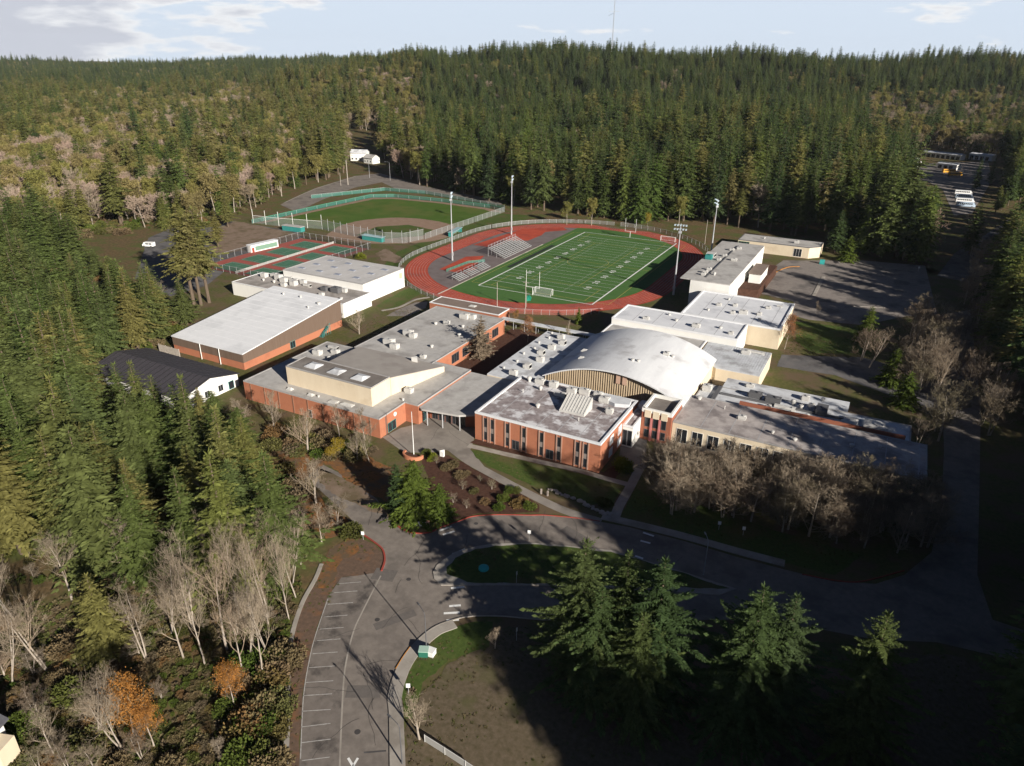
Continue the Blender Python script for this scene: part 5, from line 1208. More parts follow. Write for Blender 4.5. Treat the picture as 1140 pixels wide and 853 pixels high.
# ------------------------------------------------------------------ trees
class Soup:
    def __init__(s): s.q = []; s.t = []
    def quads(s, a): s.q.append(np.asarray(a, float))
    def mesh(s, name, mt):
        A = np.concatenate(s.q); n = len(A)
        me = bpy.data.meshes.new(name)
        me.vertices.add(n * 4); me.vertices.foreach_set('co', A.reshape(-1).astype(np.float32))
        me.loops.add(n * 4); me.loops.foreach_set('vertex_index', np.arange(n * 4, dtype=np.int32))
        me.polygons.add(n); me.polygons.foreach_set('loop_start', np.arange(0, n * 4, 4, dtype=np.int32))
        me.update(calc_edges=True); me.validate()
        me.materials.append(mt)
        return me
def nrm(v): return v / np.maximum(np.linalg.norm(v, axis=-1, keepdims=True), 1e-9)
def sprays(sp, P, D, l, wd, rng, tilt=.5):
    """kite shaped sprays: base P, direction D, length l, width wd"""
    n = len(P); up = np.tile([0, 0, 1.0], (n, 1)) + rng.normal(0, tilt, (n, 3))
    S = nrm(np.cross(D, up)); l = l[:, None]; wd = wd[:, None]
    sp.quads(np.stack([P, P + D * l * .45 + S * wd * .5, P + D * l, P + D * l * .45 - S * wd * .5], 1))
def conifer(seed, H, Rm, start, levels, nb, droop=.25, fine=1.0, ragged=.25, top=.9, dens=1.0, wide=1.0, lmax=1.5, lmin=.32):
    rng = np.random.default_rng(seed); sp = Soup(); br = Soup()
    Ps = []; Ds = []; ls = []; ws = []
    for i in range(levels):
        t = (i + rng.uniform(-.3, .3)) / levels; t = min(max(t, 0), .985)
        z = H * (start + (1 - start) * t)
        prof = (1 - t) ** top * min(1.0, .55 + t * 3.0)
        k = max(3, int(nb * (.55 + .45 * (1 - t)) + rng.uniform(-1, 1)))
        ph0 = rng.uniform(0, 6.28)
        for j in range(k):
            if rng.random() < .10: continue
            az = ph0 + 6.283 * j / k + rng.normal(0, .25)
            L = max(.35, Rm * prof * (1 + rng.normal(0, ragged)))
            pit = .45 * t - .12 + rng.normal(0, .12)
            h = np.array([math.cos(az), math.sin(az), 0])
            m_ = max(4, int(L / (.42 * fine) * dens) + 2)
            s = np.linspace(.03, 1, m_)
            P = np.stack([h[0] * L * s, h[1] * L * s, z + L * (pit * s - droop * s * s + .08 * s ** 3)], 1)
            T = nrm(np.gradient(P, axis=0))
            sd = nrm(np.cross(T, [0, 0, 1.0]))
            for sg in (-1, 1):
                ang = rng.uniform(.7, 1.15, m_)[:, None]
                D = nrm(T * np.cos(ang) + sd * sg * np.sin(ang) + np.array([0, 0, -1.0]) * rng.uniform(.0, .45, m_)[:, None])
                l = np.clip(.46 * L * (1.15 - s), lmin, lmax) * rng.uniform(.7, 1.25, m_) * wide
                Ps.append(P); Ds.append(D); ls.append(l); ws.append(l * rng.uniform(.36, .6, m_))
            Ps.append(P[-1:]); Ds.append(T[-1:]); ls.append(np.array([.5 * fine + .12 * L])); ws.append(np.array([.22 + .05 * L]))
    Ps.append(np.tile([[0, 0, H * .965]], (5, 1))); a = np.linspace(0, 5, 5)
    Ds.append(nrm(np.stack([.35 * np.cos(a), .35 * np.sin(a), np.ones(5)], 1))); ls.append(np.full(5, H * .05)); ws.append(np.full(5, .3))
    sprays(sp, np.concatenate(Ps), np.concatenate(Ds), np.concatenate(ls), np.concatenate(ws), rng)
    tr = MB(); tr.tube((0, 0, -.5), (0, 0, H * .45), H * .0125 + .08, H * .009 + .04, 8); tr.tube((0, 0, H * .45), (0, 0, H * .97), H * .009 + .04, .03, 6)
    return sp, tr
def tubes(sp, A, B, ra, rb, k=3):
    A = np.asarray(A); B = np.asarray(B); d = nrm(B - A)
    ref = np.where(np.abs(d[:, 2:3]) > .9, np.array([[1.0, 0, 0]]), np.array([[0, 0, 1.0]]))
    u = nrm(np.cross(d, ref)); v = np.cross(d, u); ra = np.asarray(ra)[:, None]; rb = np.asarray(rb)[:, None]
    for i in range(k):
        c0, s0 = math.cos(6.2832 * i / k), math.sin(6.2832 * i / k); c1, s1 = math.cos(6.2832 * (i + 1) / k), math.sin(6.2832 * (i + 1) / k)
        sp.quads(np.stack([A + (u * c0 + v * s0) * ra, A + (u * c1 + v * s1) * ra, B + (u * c1 + v * s1) * rb, B + (u * c0 + v * s0) * rb], 1))
def bare(seed, H, trunkf, spread, n1, n2, n3, n4=3, r0=None, upw=.5, multi=1, tw=.016, leaf=None):
    """leafless tree: trunk, limbs, branches, twigs; returns trunk MB, crown Soup"""
    rng = np.random.default_rng(seed); tr = MB(); sp = Soup()
    r0 = r0 or H * .016
    A = []; B = []; ra = []; rb = []; tips = []
    def seg(p, q, a, b): A.append(p); B.append(q); ra.append(a); rb.append(b)
    def limb(p, d, L, r, lev):
        n = 4 if lev < 2 else 2
        q = p.copy(); dd = d.copy(); pts_ = [q.copy()]
        for i in range(n):
            dd = nrm(dd + rng.normal(0, .13 if lev < 2 else .2, 3) + np.array([0, 0, .09 * upw * 2]))
            q2 = q + dd * L / n; seg(q, q2, r * (1 - i / n * .7), r * (1 - (i + 1) / n * .7)); q = q2; pts_.append(q.copy())
        cnt = (n2, n3, n4, 0)[lev]
        if lev == 3 or (lev == 2 and cnt == 0): tips.append((q, dd))
        for j in range(cnt):
            f_ = rng.uniform(.25, 1.0) * n; i = min(int(f_), n - 1); p2 = pts_[i] + (pts_[i + 1] - pts_[i]) * (f_ - i)
            nd = nrm(dd + rng.normal(0, .62, 3) + np.array([0, 0, .25 * upw]))
            limb(p2, nd, L * rng.uniform(.38, .62), max(r * .48, tw), lev + 1)
    for m_ in range(multi):
        az = rng.uniform(0, 6.28); ln = .0 if multi == 1 else .16
        p = np.array([0.25 * math.cos(az) * (multi > 1), .25 * math.sin(az) * (multi > 1), -.3]); d = nrm(np.array([ln * math.cos(az), ln * math.sin(az), 1.0]))
        HT = H * rng.uniform(.8, .95); n = 7; P = [p]
        for i in range(n):
            d = nrm(d + np.append(rng.normal(0, .045, 2), .05)); P.append(P[-1] + d * HT / n)
        for i in range(n): tr.tube(P[i], P[i + 1], r0 * (1 - i / n * .88), r0 * (1 - (i + 1) / n * .88), 6, cap=False)
        for j in range(n1):
            f_ = rng.uniform(trunkf, .99) * n; i = min(int(f_), n - 1); p2 = P[i] + (P[i + 1] - P[i]) * (f_ - i)
            az = 2.4 * j + rng.normal(0, .4); t = f_ / n
            nd = nrm(np.array([math.cos(az) * spread, math.sin(az) * spread, upw + .5 * t]))
            limb(p2, nd, H * rng.uniform(.26, .40) * (1.25 - .75 * t), r0 * .5 * (1.15 - t), 0)
    tubes(sp, A, B, ra, rb, 3)
    if leaf:
        n, size = leaf
        T = np.array([q for q, _ in tips]); idx = rng.integers(0, len(T), n)
        P = T[idx] + rng.normal(0, .35, (n, 3)); D = nrm(rng.normal(0, 1, (n, 3))); l = rng.uniform(.6, 1.3, n) * size
        lf = Soup(); sprays(lf, P, D, l, l * .8, rng, 1.0)
        return tr, sp, lf
    return tr, sp
def shrub(seed, Rx, Hh, n, size):
    rng = np.random.default_rng(seed); sp = Soup()
    c = rng.normal(0, 1, (9, 3)); c = nrm(c) * .55; c[:, 2] = np.abs(c[:, 2])
    ci = c[rng.integers(0, 9, n)]; d = nrm(rng.normal(0, 1, (n, 3))); P = ci + d * (.5 * rng.random((n, 1)) ** .4)
    P[:, 2] = np.abs(P[:, 2]); P = P * np.array([Rx, Rx, Hh])
    D = nrm(d + np.array([0, 0, .6]) + rng.normal(0, .5, (n, 3))); l = rng.uniform(.6, 1.4, n) * size
    sprays(sp, P, D, l, l * .6, rng, .8)
    st = MB()
    for k in range(5): st.tube((0, 0, -.1), (Rx * .4 * math.cos(k * 1.3), Rx * .4 * math.sin(k * 1.3), Hh * .6), .05, .02, 5)
    return sp, st

PROTO = {}
def reg(key, kind, H, crown, trunk, extra=None): PROTO[key] = dict(kind=kind, H=H, crown=crown, trunk=trunk, extra=extra, first=None)
def con(key, seed, H, Rm, start, levels, nb, mt, tm=trunk_dark, **kw):
    sp, tr = conifer(seed, H, Rm, start, levels, nb, **kw)
    reg(key, 'conifer', H, sp.mesh('crown', mt), tr.mesh('trunk', tm))
con('fir_a', 1, 30, 5.0, .10, 42, 9, fol_fir, top=.52, lmin=.55)
con('fir_b', 2, 30, 4.2, .18, 40, 9, fol_fir, droop=.32, top=.55, lmin=.5)
con('fir_c', 3, 30, 4.4, .36, 32, 9, fol_olive, ragged=.35, top=.5, lmin=.55)
con('fir_d', 4, 30, 5.2, .10, 40, 9, fol_dark, ragged=.3, top=.52, lmin=.55)
con('fir_e', 5, 30, 4.3, .16, 42, 9, fol_dark, droop=.35, top=.55, lmin=.5)
con('olive_a', 6, 30, 4.9, .18, 36, 9, fol_olive, top=.62, ragged=.32)
con('cedar_far', 14, 30, 5.6, .05, 40, 9, foliage('needles_bright', [(0.09, 0.135, 0.035), (0.13, 0.165, 0.042), (0.16, 0.17, 0.05)], .4, .3), top=.42, droop=.4, lmin=.55, ragged=.22)
con('open_fir', 7, 25, 5.6, .04, 46, 10, fol_dark, trunk_dark, fine=.30, ragged=.34, top=.68, droop=.2, wide=.75, lmax=.72, lmin=.3)
con('cedar', 8, 13, 5.4, .02, 34, 10, fol_cedar, fine=.55, droop=.3, top=.62, wide=.8)
con('larch', 9, 13, 4.6, .06, 30, 9, fol_larch, fine=.6, droop=.15, top=.55, wide=.7)
con('wood_fir', 10, 30, 4.9, .08, 48, 9, fol_fir, fine=.55, ragged=.3, droop=.26, wide=.85, lmax=1.0, top=.8)
con('wood_fir_b', 12, 30, 4.4, .12, 46, 9, fol_olive, fine=.55, ragged=.32, droop=.32, wide=.85, lmax=1.0, top=.8)
def dec(key, seed, H, tm, cm, *a, **kw):
    r_ = bare(seed, H, *a, **kw)
    PROTO[key] = dict(kind='deciduous', H=H, crown=r_[1].mesh('crown', cm), trunk=r_[0].mesh('trunk', tm), extra=None, first=None)
    return r_
dec('vase', 21, 9, trunk_pale, twig_pale, .22, .75, 13, 6, 5, 3, upw=.9, r0=.17, tw=.017)
dec('alder_a', 22, 20, trunk_pale, twig_pale, .3, .8, 20, 5, 4, 3, upw=.65, r0=.26, tw=.013)
dec('alder_b', 23, 19, trunk_pale, twig_pale, .35, .8, 11, 5, 4, 3, upw=.75, r0=.2, multi=2, tw=.013)
dec('round_a', 24, 11, trunk_pale, twig_brown, .12, 1.0, 19, 7, 6, 4, upw=.5, r0=.2, tw=.017)
dec('round_b', 25, 10, trunk_pale, twig_brown, .08, 1.1, 9, 7, 6, 4, upw=.45, r0=.16, multi=2, tw=.017)
dec('round_c', 28, 11, trunk_pale, twig_pale, .1, 1.0, 17, 7, 6, 4, upw=.55, r0=.2, tw=.016)
dec('far_a', 26, 20, trunk_pale, foliage('twig_far', [(0.27, 0.19, 0.145), (0.33, 0.25, 0.20), (0.25, 0.20, 0.13)], .2, 0.0), .25, 1.0, 18, 6, 5, 4, upw=.5, r0=.26, tw=.06)
dec('far_b', 27, 18, trunk_pale, twig_pale, .25, .9, 18, 6, 5, 4, upw=.6, r0=.22, tw=.06)
for key, seed, H, mt, nl, sz in (('orange', 31, 11, fol_orange, 6500, .2), ('yellow', 32, 6, fol_yellow, 3200, .19), ('leafy', 33, 17, foliage('leaves_pale', [(0.20, 0.20, 0.06), (0.26, 0.235, 0.075), (0.23, 0.19, 0.085), (0.29, 0.24, 0.10)], .3, .35), 5600, .5), ('rust', 34, 9, foliage('leaves_rust', [(0.27, 0.12, 0.055), (0.31, 0.15, 0.07)], .3, .2), 4200, .19)):
    t_, s_, l_ = bare(seed, H, .2, .9, 15, 6, 4, 2, upw=.5, tw=.02, leaf=(nl, sz))
    me = l_.mesh('crown', mt); PROTO[key] = dict(kind='deciduous', H=H, crown=me, trunk=t_.mesh('trunk', trunk_pale), extra=s_.mesh('branches', twig_brown), first=None)
sp, st = shrub(41, 1.5, 2.0, 2200, .26); PROTO['shrub'] = dict(kind='shrub', H=2.0, crown=sp.mesh('crown', fol_shrub), trunk=st.mesh('stem', trunk_dark), extra=None, first=None)
sp, st = shrub(42, 1.6, 1.8, 1900, .25); PROTO['brush'] = dict(kind='shrub', H=1.8, crown=sp.mesh('crown', fol_brush), trunk=st.mesh('stem', trunk_dark), extra=None, first=None)
sp, st = shrub(43, 1.5, 2.0, 2200, .25); PROTO['bright_shrub'] = dict(kind='shrub', H=2.0, crown=sp.mesh('crown', foliage('leaves_bright', [(0.16, 0.19, 0.025), (0.19, 0.20, 0.03)], .3)), trunk=st.mesh('stem', trunk_dark), extra=None, first=None)
sp, st = shrub(44, .5, .42, 90, .32); PROTO['tuft'] = dict(kind='shrub', H=.42, crown=sp.mesh('crown', foliage('tuft_leaves', [(0.075, 0.10, 0.025), (0.115, 0.125, 0.04), (0.18, 0.145, 0.08), (0.15, 0.115, 0.075)], .3)), trunk=st.mesh('stem', trunk_dark), extra=None, first=None)
NAMES = {'tuft': 'grass_tuft', 'fir_a': 'fir_tree', 'fir_b': 'fir_tree', 'fir_c': 'fir_tree', 'fir_d': 'fir_tree', 'fir_e': 'fir_tree', 'olive_a': 'conifer_tree', 'open_fir': 'fir_tree', 'cedar_far': 'cedar_tree', 'cedar': 'cedar_tree', 'larch': 'larch_tree', 'wood_fir': 'fir_tree', 'wood_fir_b': 'fir_tree',
         'vase': 'bare_tree', 'alder_a': 'bare_tree', 'alder_b': 'bare_tree', 'round_a': 'bare_tree', 'round_b': 'bare_tree', 'round_c': 'bare_tree', 'far_a': 'bare_tree', 'far_b': 'bare_tree', 'orange': 'maple_tree', 'yellow': 'maple_tree', 'rust': 'rusty_tree', 'leafy': 'leafy_tree', 'shrub': 'shrub', 'brush': 'shrub', 'bright_shrub': 'shrub'}
COUNT = {'conifer': 0, 'deciduous': 0, 'shrub': 0}
def tree(key, x, y, H, label, group=None, w_=1.0, rz=None, lean=(0, 0)):
    p = PROTO[key]; s = H / p['H']
    o = empty(NAMES[key], label, 'shrub' if p['kind'] == 'shrub' else 'tree', (x, y, float(terrain(x, y)) - .05), rnd.uniform(0, 6.28) if rz is None else rz, group)
    o.rotation_euler = (lean[0] + rnd.uniform(-.02, .02), lean[1] + rnd.uniform(-.02, .02), o.rotation_euler[2])
    o.scale = (s * w_, s * w_, s)
    t = put('stem' if p['kind'] == 'shrub' else 'trunk', p['trunk'], o); c = put('crown', p['crown'], o)
    if p['extra']: put('branches', p['extra'], o)
    if p['first'] is None: p['first'] = (t, c)
    COUNT[p['kind']] += 1
    return o
def top_at(px, py, H): return G(px, py, H)

# ---- trees one can single out
for key, px, py, H, wd, lab in (
    ('open_fir', 655, 600, 25, 1.2, 'left fir of the dense clump at the bottom centre'),
    ('open_fir', 745, 622, 25, 1.25, 'right fir of the dense clump at the bottom centre'),
    ('open_fir', 700, 614, 23, 1.1, 'slim topped fir in the middle of the clump at the bottom centre'),
    ('open_fir', 668, 655, 20, 1.25, 'shorter fir filling the front of the clump at the bottom centre'),
    ('open_fir', 718, 680, 19, 1.3, 'low fir at the lower right of the clump at the bottom centre'),
    ('open_fir', 850, 650, 25, 1.3, 'tall half of the pair of sunlit tipped firs right of the clump'),
    ('open_fir', 890, 658, 23, 1.2, 'lower half of the pair of sunlit tipped firs right of the clump'),
    ('open_fir', 993, 683, 24, 1.15, 'lone fir with only its tip lit at the lower right'),
    ('cedar', 459, 512, 13, 1.0, 'bright yellow green cedar beside the school sign'),
    ('fir_d', 441, 516, 12, 1.1, 'blue green fir at the left of the bright cedar'),
    ('cedar', 489, 538, 8, .9, 'smaller dark cedar on the right of the bright cedar'),
    ('larch', 535, 352, 13.5, .95, 'large taupe larch in the courtyard between the two long roofs'),
    ('rust', 588, 353, 8.5, .8, 'rusty leaved tree by the corner of the concession building'),
    ('orange', 575, 344, 6, .7, 'small orange tree at the right end of the concession building'),
    ('rust', 880, 352, 11, .75, 'rusty tree at the right corner of the streaky white roof'),
    ('cedar', 645, 342, 6, .55, 'small green fir beside the pale bare tree by the track'),
    ('cedar', 972, 341, 12, .8, 'dark fir in the shaded lawn below the car park'),
    ('fir_d', 1095, 226, 24, 1.1, 'lone sunlit fir right of the shaded bus row'),
    ('fir_d', 938, 234, 20, 1.2, 'bushy fir at the left of the car park entrance'),
    ('cedar', 948, 262, 12, .9, 'low bright fir in front of the bushy fir by the car park'),
    ('olive_a', 236, 232, 18, 1.3, 'broad olive conifer above the tennis courts'),
    ('olive_a', 248, 214, 18, 1.35, 'broad bright green conifer left of the outfield fence'),
    ('yellow', 722, 238, 7, .8, 'small orange tree under the firs behind the far goalposts'),
    ('leafy', 660, 222, 14, .9, 'brownish green round tree behind the far end of the track'),
    ('leafy', 632, 226, 12, .9, 'olive round tree left of the brownish one behind the track'),
    ):
    x, y = top_at(px, py, H); tree(key, x, y, H, lab, None, wd)
for px, py, H, lab in ((226, 339, 36, 'left one of the three tall firs with bare trunks behind the white gym'), (234, 340, 33, 'shortest of the three tall firs with bare trunks behind the white gym'), (243, 337, 35, 'right one of the three tall firs with bare trunks behind the white gym')):
    x, y = G(px - 10, py); tree('fir_c', x, y, H, lab, None, 1.25)
for i, (px, py, H, wd) in enumerate(((273, 487, 10.5, 1.25), (305, 480, 10, 1.2), (343, 503, 11.5, 1.3), (378, 486, 8, 1.1), (407, 496, 9, 1.1))):
    x, y = G(px, py); tree('vase', x, y, H, ('leftmost', 'second', 'largest', 'fourth', 'last')[i] + ' from the black roof among the pale vase shaped bare trees by the theatre', 'vase shaped bare trees by the theatre', wd)
for px, py, H, wd, key, lab in (
    (400, 372, 8.5, 1.35, 'vase', 'wide tan bare tree between the brown gym and the long wing'),
    (378, 361, 6.5, .9, 'round_b', 'bushy bare vine grown tree at the corner of the brown gym'),
    (631, 384, 8, .6, 'vase', 'slim pale bare tree by the near bend of the track'),
    (467.3, 823, 8.2, 1.1, 'vase', 'spreading bare tree beside the drive at the bottom'),
    (551, 722, 4.5, 1.0, 'vase', 'small bare bush at the mouth of the lower loop road'),
    (412, 515, 9, .9, 'alder_b', 'leaning pale bare tree just left of the bright cedar'),
    (398, 512, 8, .9, 'vase', 'pale bare tree above the orange leaf bank'),
    (352, 560, 11, 1.2, 'vase', 'tall bare bush cluster on the left bank of the drive'),
    (375, 585, 7, 1.1, 'round_b', 'grey bare bush at the top of the parking strip'),
    (358, 605, 8, 1.1, 'vase', 'pale bare tree hanging over the top of the footpath'),
    (909, 351, 5, 1.0, 'vase', 'small bare tree on the edge of the car park'),
    (1025, 352, 9, 1.2, 'round_a', 'tan bare tree at the right edge of the car park'),
    (1054, 404, 11, 1.2, 'vase', 'pale crooked bare tree over the shaded service road')):
    x, y = G(px, py); tree(key, x, y, H, lab, None, wd)
# tall alders above the parking strip and in the lower left wood
AL = [(253, 724, 20), (283, 708, 19), (293, 757, 17), (268, 690, 20), (300, 690, 18), (325, 650, 14), (262, 660, 20), (322, 690, 13), (335, 628, 13), (300, 730, 15), (228, 740, 17), (215, 700, 17), (318, 672, 15), (278, 735, 16), (205, 735, 15), (245, 665, 18), (308, 650, 16), (270, 752, 14), (330, 665, 12), (190, 705, 15)]
for px, py, H in AL:
    x, y = G(px, py); tree(rnd.choice(['alder_a', 'alder_b']), x, y, H, 'tall pale leafless alder in the thicket left of the parking strip', 'pale alders left of the parking strip', rnd.uniform(.6, .85))
for px, py, H in ((80, 668, 14), (53, 745, 14), (137, 834, 13), (163, 734, 13), (110, 820, 13), (18, 690, 15), (150, 650, 15), (60, 840, 9), (12, 760, 13)):
    x, y = G(px, py); tree(rnd.choice(['alder_a', 'alder_b']), x, y, H, 'thin white stemmed bare birch in the lower left clearing', 'white stemmed birches in the lower left clearing', rnd.uniform(.8, 1.1))
x, y = G(125, 738); tree('olive_a', x, y, 17, 'broad yellow green conifer standing among the lower left birches', None, 1.35)
for px, py, H, lab in ((150, 822, 11, 'big orange maple in the lower left clearing'), (172, 832, 8, 'smaller orange maple leaning on the big one in the lower left'), (262, 790, 8.5, 'golden orange maple beside the dark gap near the parking strip')):
    x, y = G(px, py); tree('orange', x, y, H, lab, None, .85)
x, y = G(378, 506); tree('yellow', x, y, 4, 'low golden bush on the bank below the theatre', None, 1.3)
x, y = G(368, 512); tree('yellow', x, y, 3, 'smaller golden bush on the bank below the theatre', None, 1.3)
# bare trees before the south wing and beyond the service road
SB = [(735, 548), (748, 562), (760, 545), (775, 568), (790, 552), (806, 575), (820, 556), (838, 582), (852, 560), (868, 590), (882, 566), (900, 596), (915, 572), (930, 604), (948, 580), (962, 612), (980, 590), (1000, 616), (1012, 596), (1024, 575), (770, 535), (800, 540), (835, 545), (870, 552), (905, 558), (745, 575), (1030, 612), (985, 570), (950, 562)]
SB += [(rnd.uniform(728, 1038), 0) for _ in range(58)]
SB = [(px, py if py else np.interp(px, [728, 800, 1035], [536, 540, 572]) + rnd.uniform(0, np.interp(px, [728, 800, 1035], [26, 36, 44]))) for px, py in SB]
for i, (px, py) in enumerate(SB):
    x, y = G(px + rnd.uniform(-4, 4), py + rnd.uniform(-3, 3)); tree(rnd.choice(['round_a', 'round_b', 'round_c']), x, y, rnd.uniform(9.0, 12.8) if i else 11, 'rounded brown bare tree in the row before the south wing', 'bare trees before the south wing', rnd.uniform(.95, 1.2))
for i in range(105):
    px = rnd.uniform(955, 1150); py = rnd.uniform(330, 500)
    if px < 1010 and (py < 400 or py > 440): continue
    if px < 1100 and py < 352: continue
    if 1046 < px < 1092 and rnd.random() < .45: continue
    x, y = G(px, py); tree(rnd.choice(['round_a', 'alder_b', 'round_c', 'round_b']), x, y, rnd.uniform(8, 15), 'dim bare tree in the shaded thicket right of the service road', 'bare trees in the shaded thicket on the right', 1.1)
for i in range(34):
    px = rnd.uniform(1072, 1150); py = rnd.uniform(275, 345)
    x, y = G(px, py); tree(rnd.choice(['alder_b', 'far_b', 'round_a', 'round_c']), x, y, rnd.uniform(9, 16), 'bare tree on the sunlit bank beyond the car park', 'bare trees on the bank beyond the car park', 1.1)
for px, py, H in ((1128, 380, 13), (1112, 395, 10), (990, 428, 11), (1006, 452, 10)):
    x, y = G(px, py); tree('cedar', x, y, H, 'dark conifer among the bare trees on the shaded right side', 'dark conifers among the bare trees on the right', .9)

# shrubs
for key, px, py, H, wd, lab in (('bright_shrub', 693, 522, 3.0, 1.1, 'bright yellow green shrub at the corner of the brick block'), ('shrub', 392, 596, 2.6, 1.2, 'green bush at the head of the parking strip'), ('bright_shrub', 481.5, 512, 1.7, 1.0, 'round yellow green shrub beside the white marker stone'), ('shrub', 576, 548, 1.4, 1.0, 'small green shrub at the end of the bark bed'), ('shrub', 676, 563, 1.6, 1.1, 'green shrub at the lower corner of the front lawn'), ('shrub', 566, 548, 1.6, 1.0, 'dark shrub beside the bark bed'), ('shrub', 668, 560, 1.4, 1.2, 'dark low shrub near the crossing path'), ('bright_shrub', 843, 319, 1.8, 1.0, 'yellow green shrub by the porch of the field house'), ('brush', 505, 518, 1.1, 1.5, 'purple brown low shrub in the bark bed'), ('brush', 512, 530, 1.1, 1.8, 'brown low shrub in the middle of the bark bed'), ('brush', 582, 558, 1.1, 1.4, 'brown low shrub near the kerb end of the bark bed'), ('shrub', 475, 505, 1.2, 1.3, 'dark shrub behind the brick planter'), ('shrub', 350, 298, 0.9, 1.0, 'low shrub at the corner of the tennis courts'), ('bright_shrub', 402, 287, 2.2, 1.9, 'olive bush between tennis courts and ball field')):
    x, y = G(px, py); tree(key, x, y, H, lab, None, wd)
for px, py, H in ((1085, 212, 21), (1101, 206, 19)):
    x, y = G(px, py); tree('fir_d', x, y, H, 'dark fir standing in front of the right end of the depot', 'dark firs in front of the depot', .9)
for i in range(34):
    px = rnd.uniform(262, 422); py = np.interp(px, [262, 340, 425], [482, 502, 500]) + rnd.uniform(-12, 9)
    x, y = G(px, py)
    if y > 114.5: continue
    tree(rnd.choice(['brush', 'brush', 'brush', 'shrub']), x, y, rnd.uniform(1.2, 2.6), 'brown bush in the planting along the theatre brick wall', 'bushes along the theatre wall', 1.3)
for px, py in ((498, 522), (520, 528), (535, 536), (528, 548), (548, 545), (560, 556), (540, 560), (515, 545), (505, 560), (520, 566), (575, 563), (590, 565), (495, 575), (555, 566), (486, 516)):
    x, y = G(px, py); k_ = rnd.choice(['brush', 'round_b', 'shrub', 'brush']); tree(k_, x, y, rnd.uniform(.8, 1.6) if k_ != 'round_b' else rnd.uniform(1.6, 2.6), 'low mixed bush planted in the bark bed before the brick block', 'bushes of the bark bed', 1.3)
for i in range(26):
    py = rnd.uniform(735, 856); px = rnd.uniform(262, 312) + (0 if py > 770 else 8)
    x, y = G(px, py); tree(rnd.choice(['brush', 'brush', 'shrub']), x, y, rnd.uniform(1.8, 3.4), 'tangled bush in the hedge bank left of the footpath', 'hedge bank left of the footpath', 1.1)

for i in range(60):
    px = rnd.uniform(-10, 345); py = rnd.uniform(640, 860)
    if px > 300 and py > 690: continue
    x, y = G(px, py)
    if math.hypot(x + 90.5, y - 19.5) < 9: continue
    k_ = rnd.choice(['brush', 'shrub', 'round_b', 'round_c', 'round_b']); tree(k_, x, y, rnd.uniform(1.2, 2.6) if k_ in ('brush', 'shrub') else rnd.uniform(2.5, 5.5), 'brown and green tangle under the bare trees of the lower left clearing', 'tangles in the lower left clearing', rnd.uniform(.9, 1.5))
for i in range(14):
    x, y = G(62 + i * 6.6 + rnd.uniform(-3, 3), 262 - i * .4 + rnd.uniform(-3, 4)); tree(rnd.choice(['brush', 'shrub', 'shrub']), x, y, rnd.uniform(3, 5.5), 'dark hedge bush along the far side of the left car park', 'hedge along the left car park', 1.3)
# ---- the woods: jittered grid, nearest ones single, the rest as one mass each
def inside(P, x, y):
    c = False; j = len(P) - 1
    for i in range(len(P)):
        if (P[i][1] > y) != (P[j][1] > y) and x < (P[j][0] - P[i][0]) * (y - P[i][1]) / (P[j][1] - P[i][1]) + P[i][0]: c = not c
        j = i
    return c
CLEAR = [(-48, 10), (-60, 45), (-72, 58), (-84, 72), (-98, 90), (-112, 98), (-135, 101), (-147, 99), (-190, 99), (-193, 128), (-203, 152), (-232, 160), G(150, 322), G(100, 305), G(62, 280), G(66, 266), G(150, 256), G(240, 254), (-316, 262), (-322, 275), (-344, 330), (-400, 500), (-388, 512), (-322, 430), (-250, 402), (-203, 384), (-128, 378), (-66, 392), (-26, 389), (-6, 366), (14, 362), (24, 400), (52, 500), (84, 600), (100, 665), (142, 690), (150, 670), (120, 640), (96, 560), (70, 480), (48, 400), (38, 345), (30, 280), (40, 200), (60, 140), (60, -60), (-40, -60)]
cx_, cy_ = G(1070, 192); 
cand = []
def noise2(x, y): return math.sin(x * .021 + 1.3) * math.cos(y * .017 - .4) + .6 * math.sin(x * .047 - y * .039) + .4 * math.sin(x * .011 + y * .013 + 2)
def hexgrid(t0, t1, sp_):
    out = []
    t = t0; row = 0
    while t < t1:
        smax = t * .80 + 30
        n = int(2 * smax / sp_)
        for i in range(n):
            s = -smax + (i + .5 * (row % 2)) * sp_ + rnd.uniform(-.45, .45) * sp_
            tt = t + rnd.uniform(-.45, .45) * sp_
            out.append((s, tt))
        t += sp_ * .87; row += 1
    return out
grid = hexgrid(20, 330, 8.6) + hexgrid(330, 720, 10.2) + hexgrid(720, 1560, 11.5) + [(s, t) for s, t in hexgrid(1560, 3000, 14.0) if s / t < -.10]
for s, t in grid:
    x = float(_Rh[0] * s + _Fh[0] * t); y = float(_Rh[1] * s + _Fh[1] * t)
    if rnd.random() < (.08 if t < 330 else .08 + .5 * max(0, -noise2(x * 2.7 + 40, y * 2.7) - .55)): continue
    if t < 760 and inside(CLEAR, x, y): continue
    cand.append((x, y, s, t))
hs = terrain(np.array([c[0] for c in cand]), np.array([c[1] for c in cand]))
T = PX(np.stack([[c[0] for c in cand], [c[1] for c in cand], hs + 30], 1))
B0 = PX(np.stack([[c[0] for c in cand], [c[1] for c in cand], hs], 1))
conif = []; decid = []; under = []
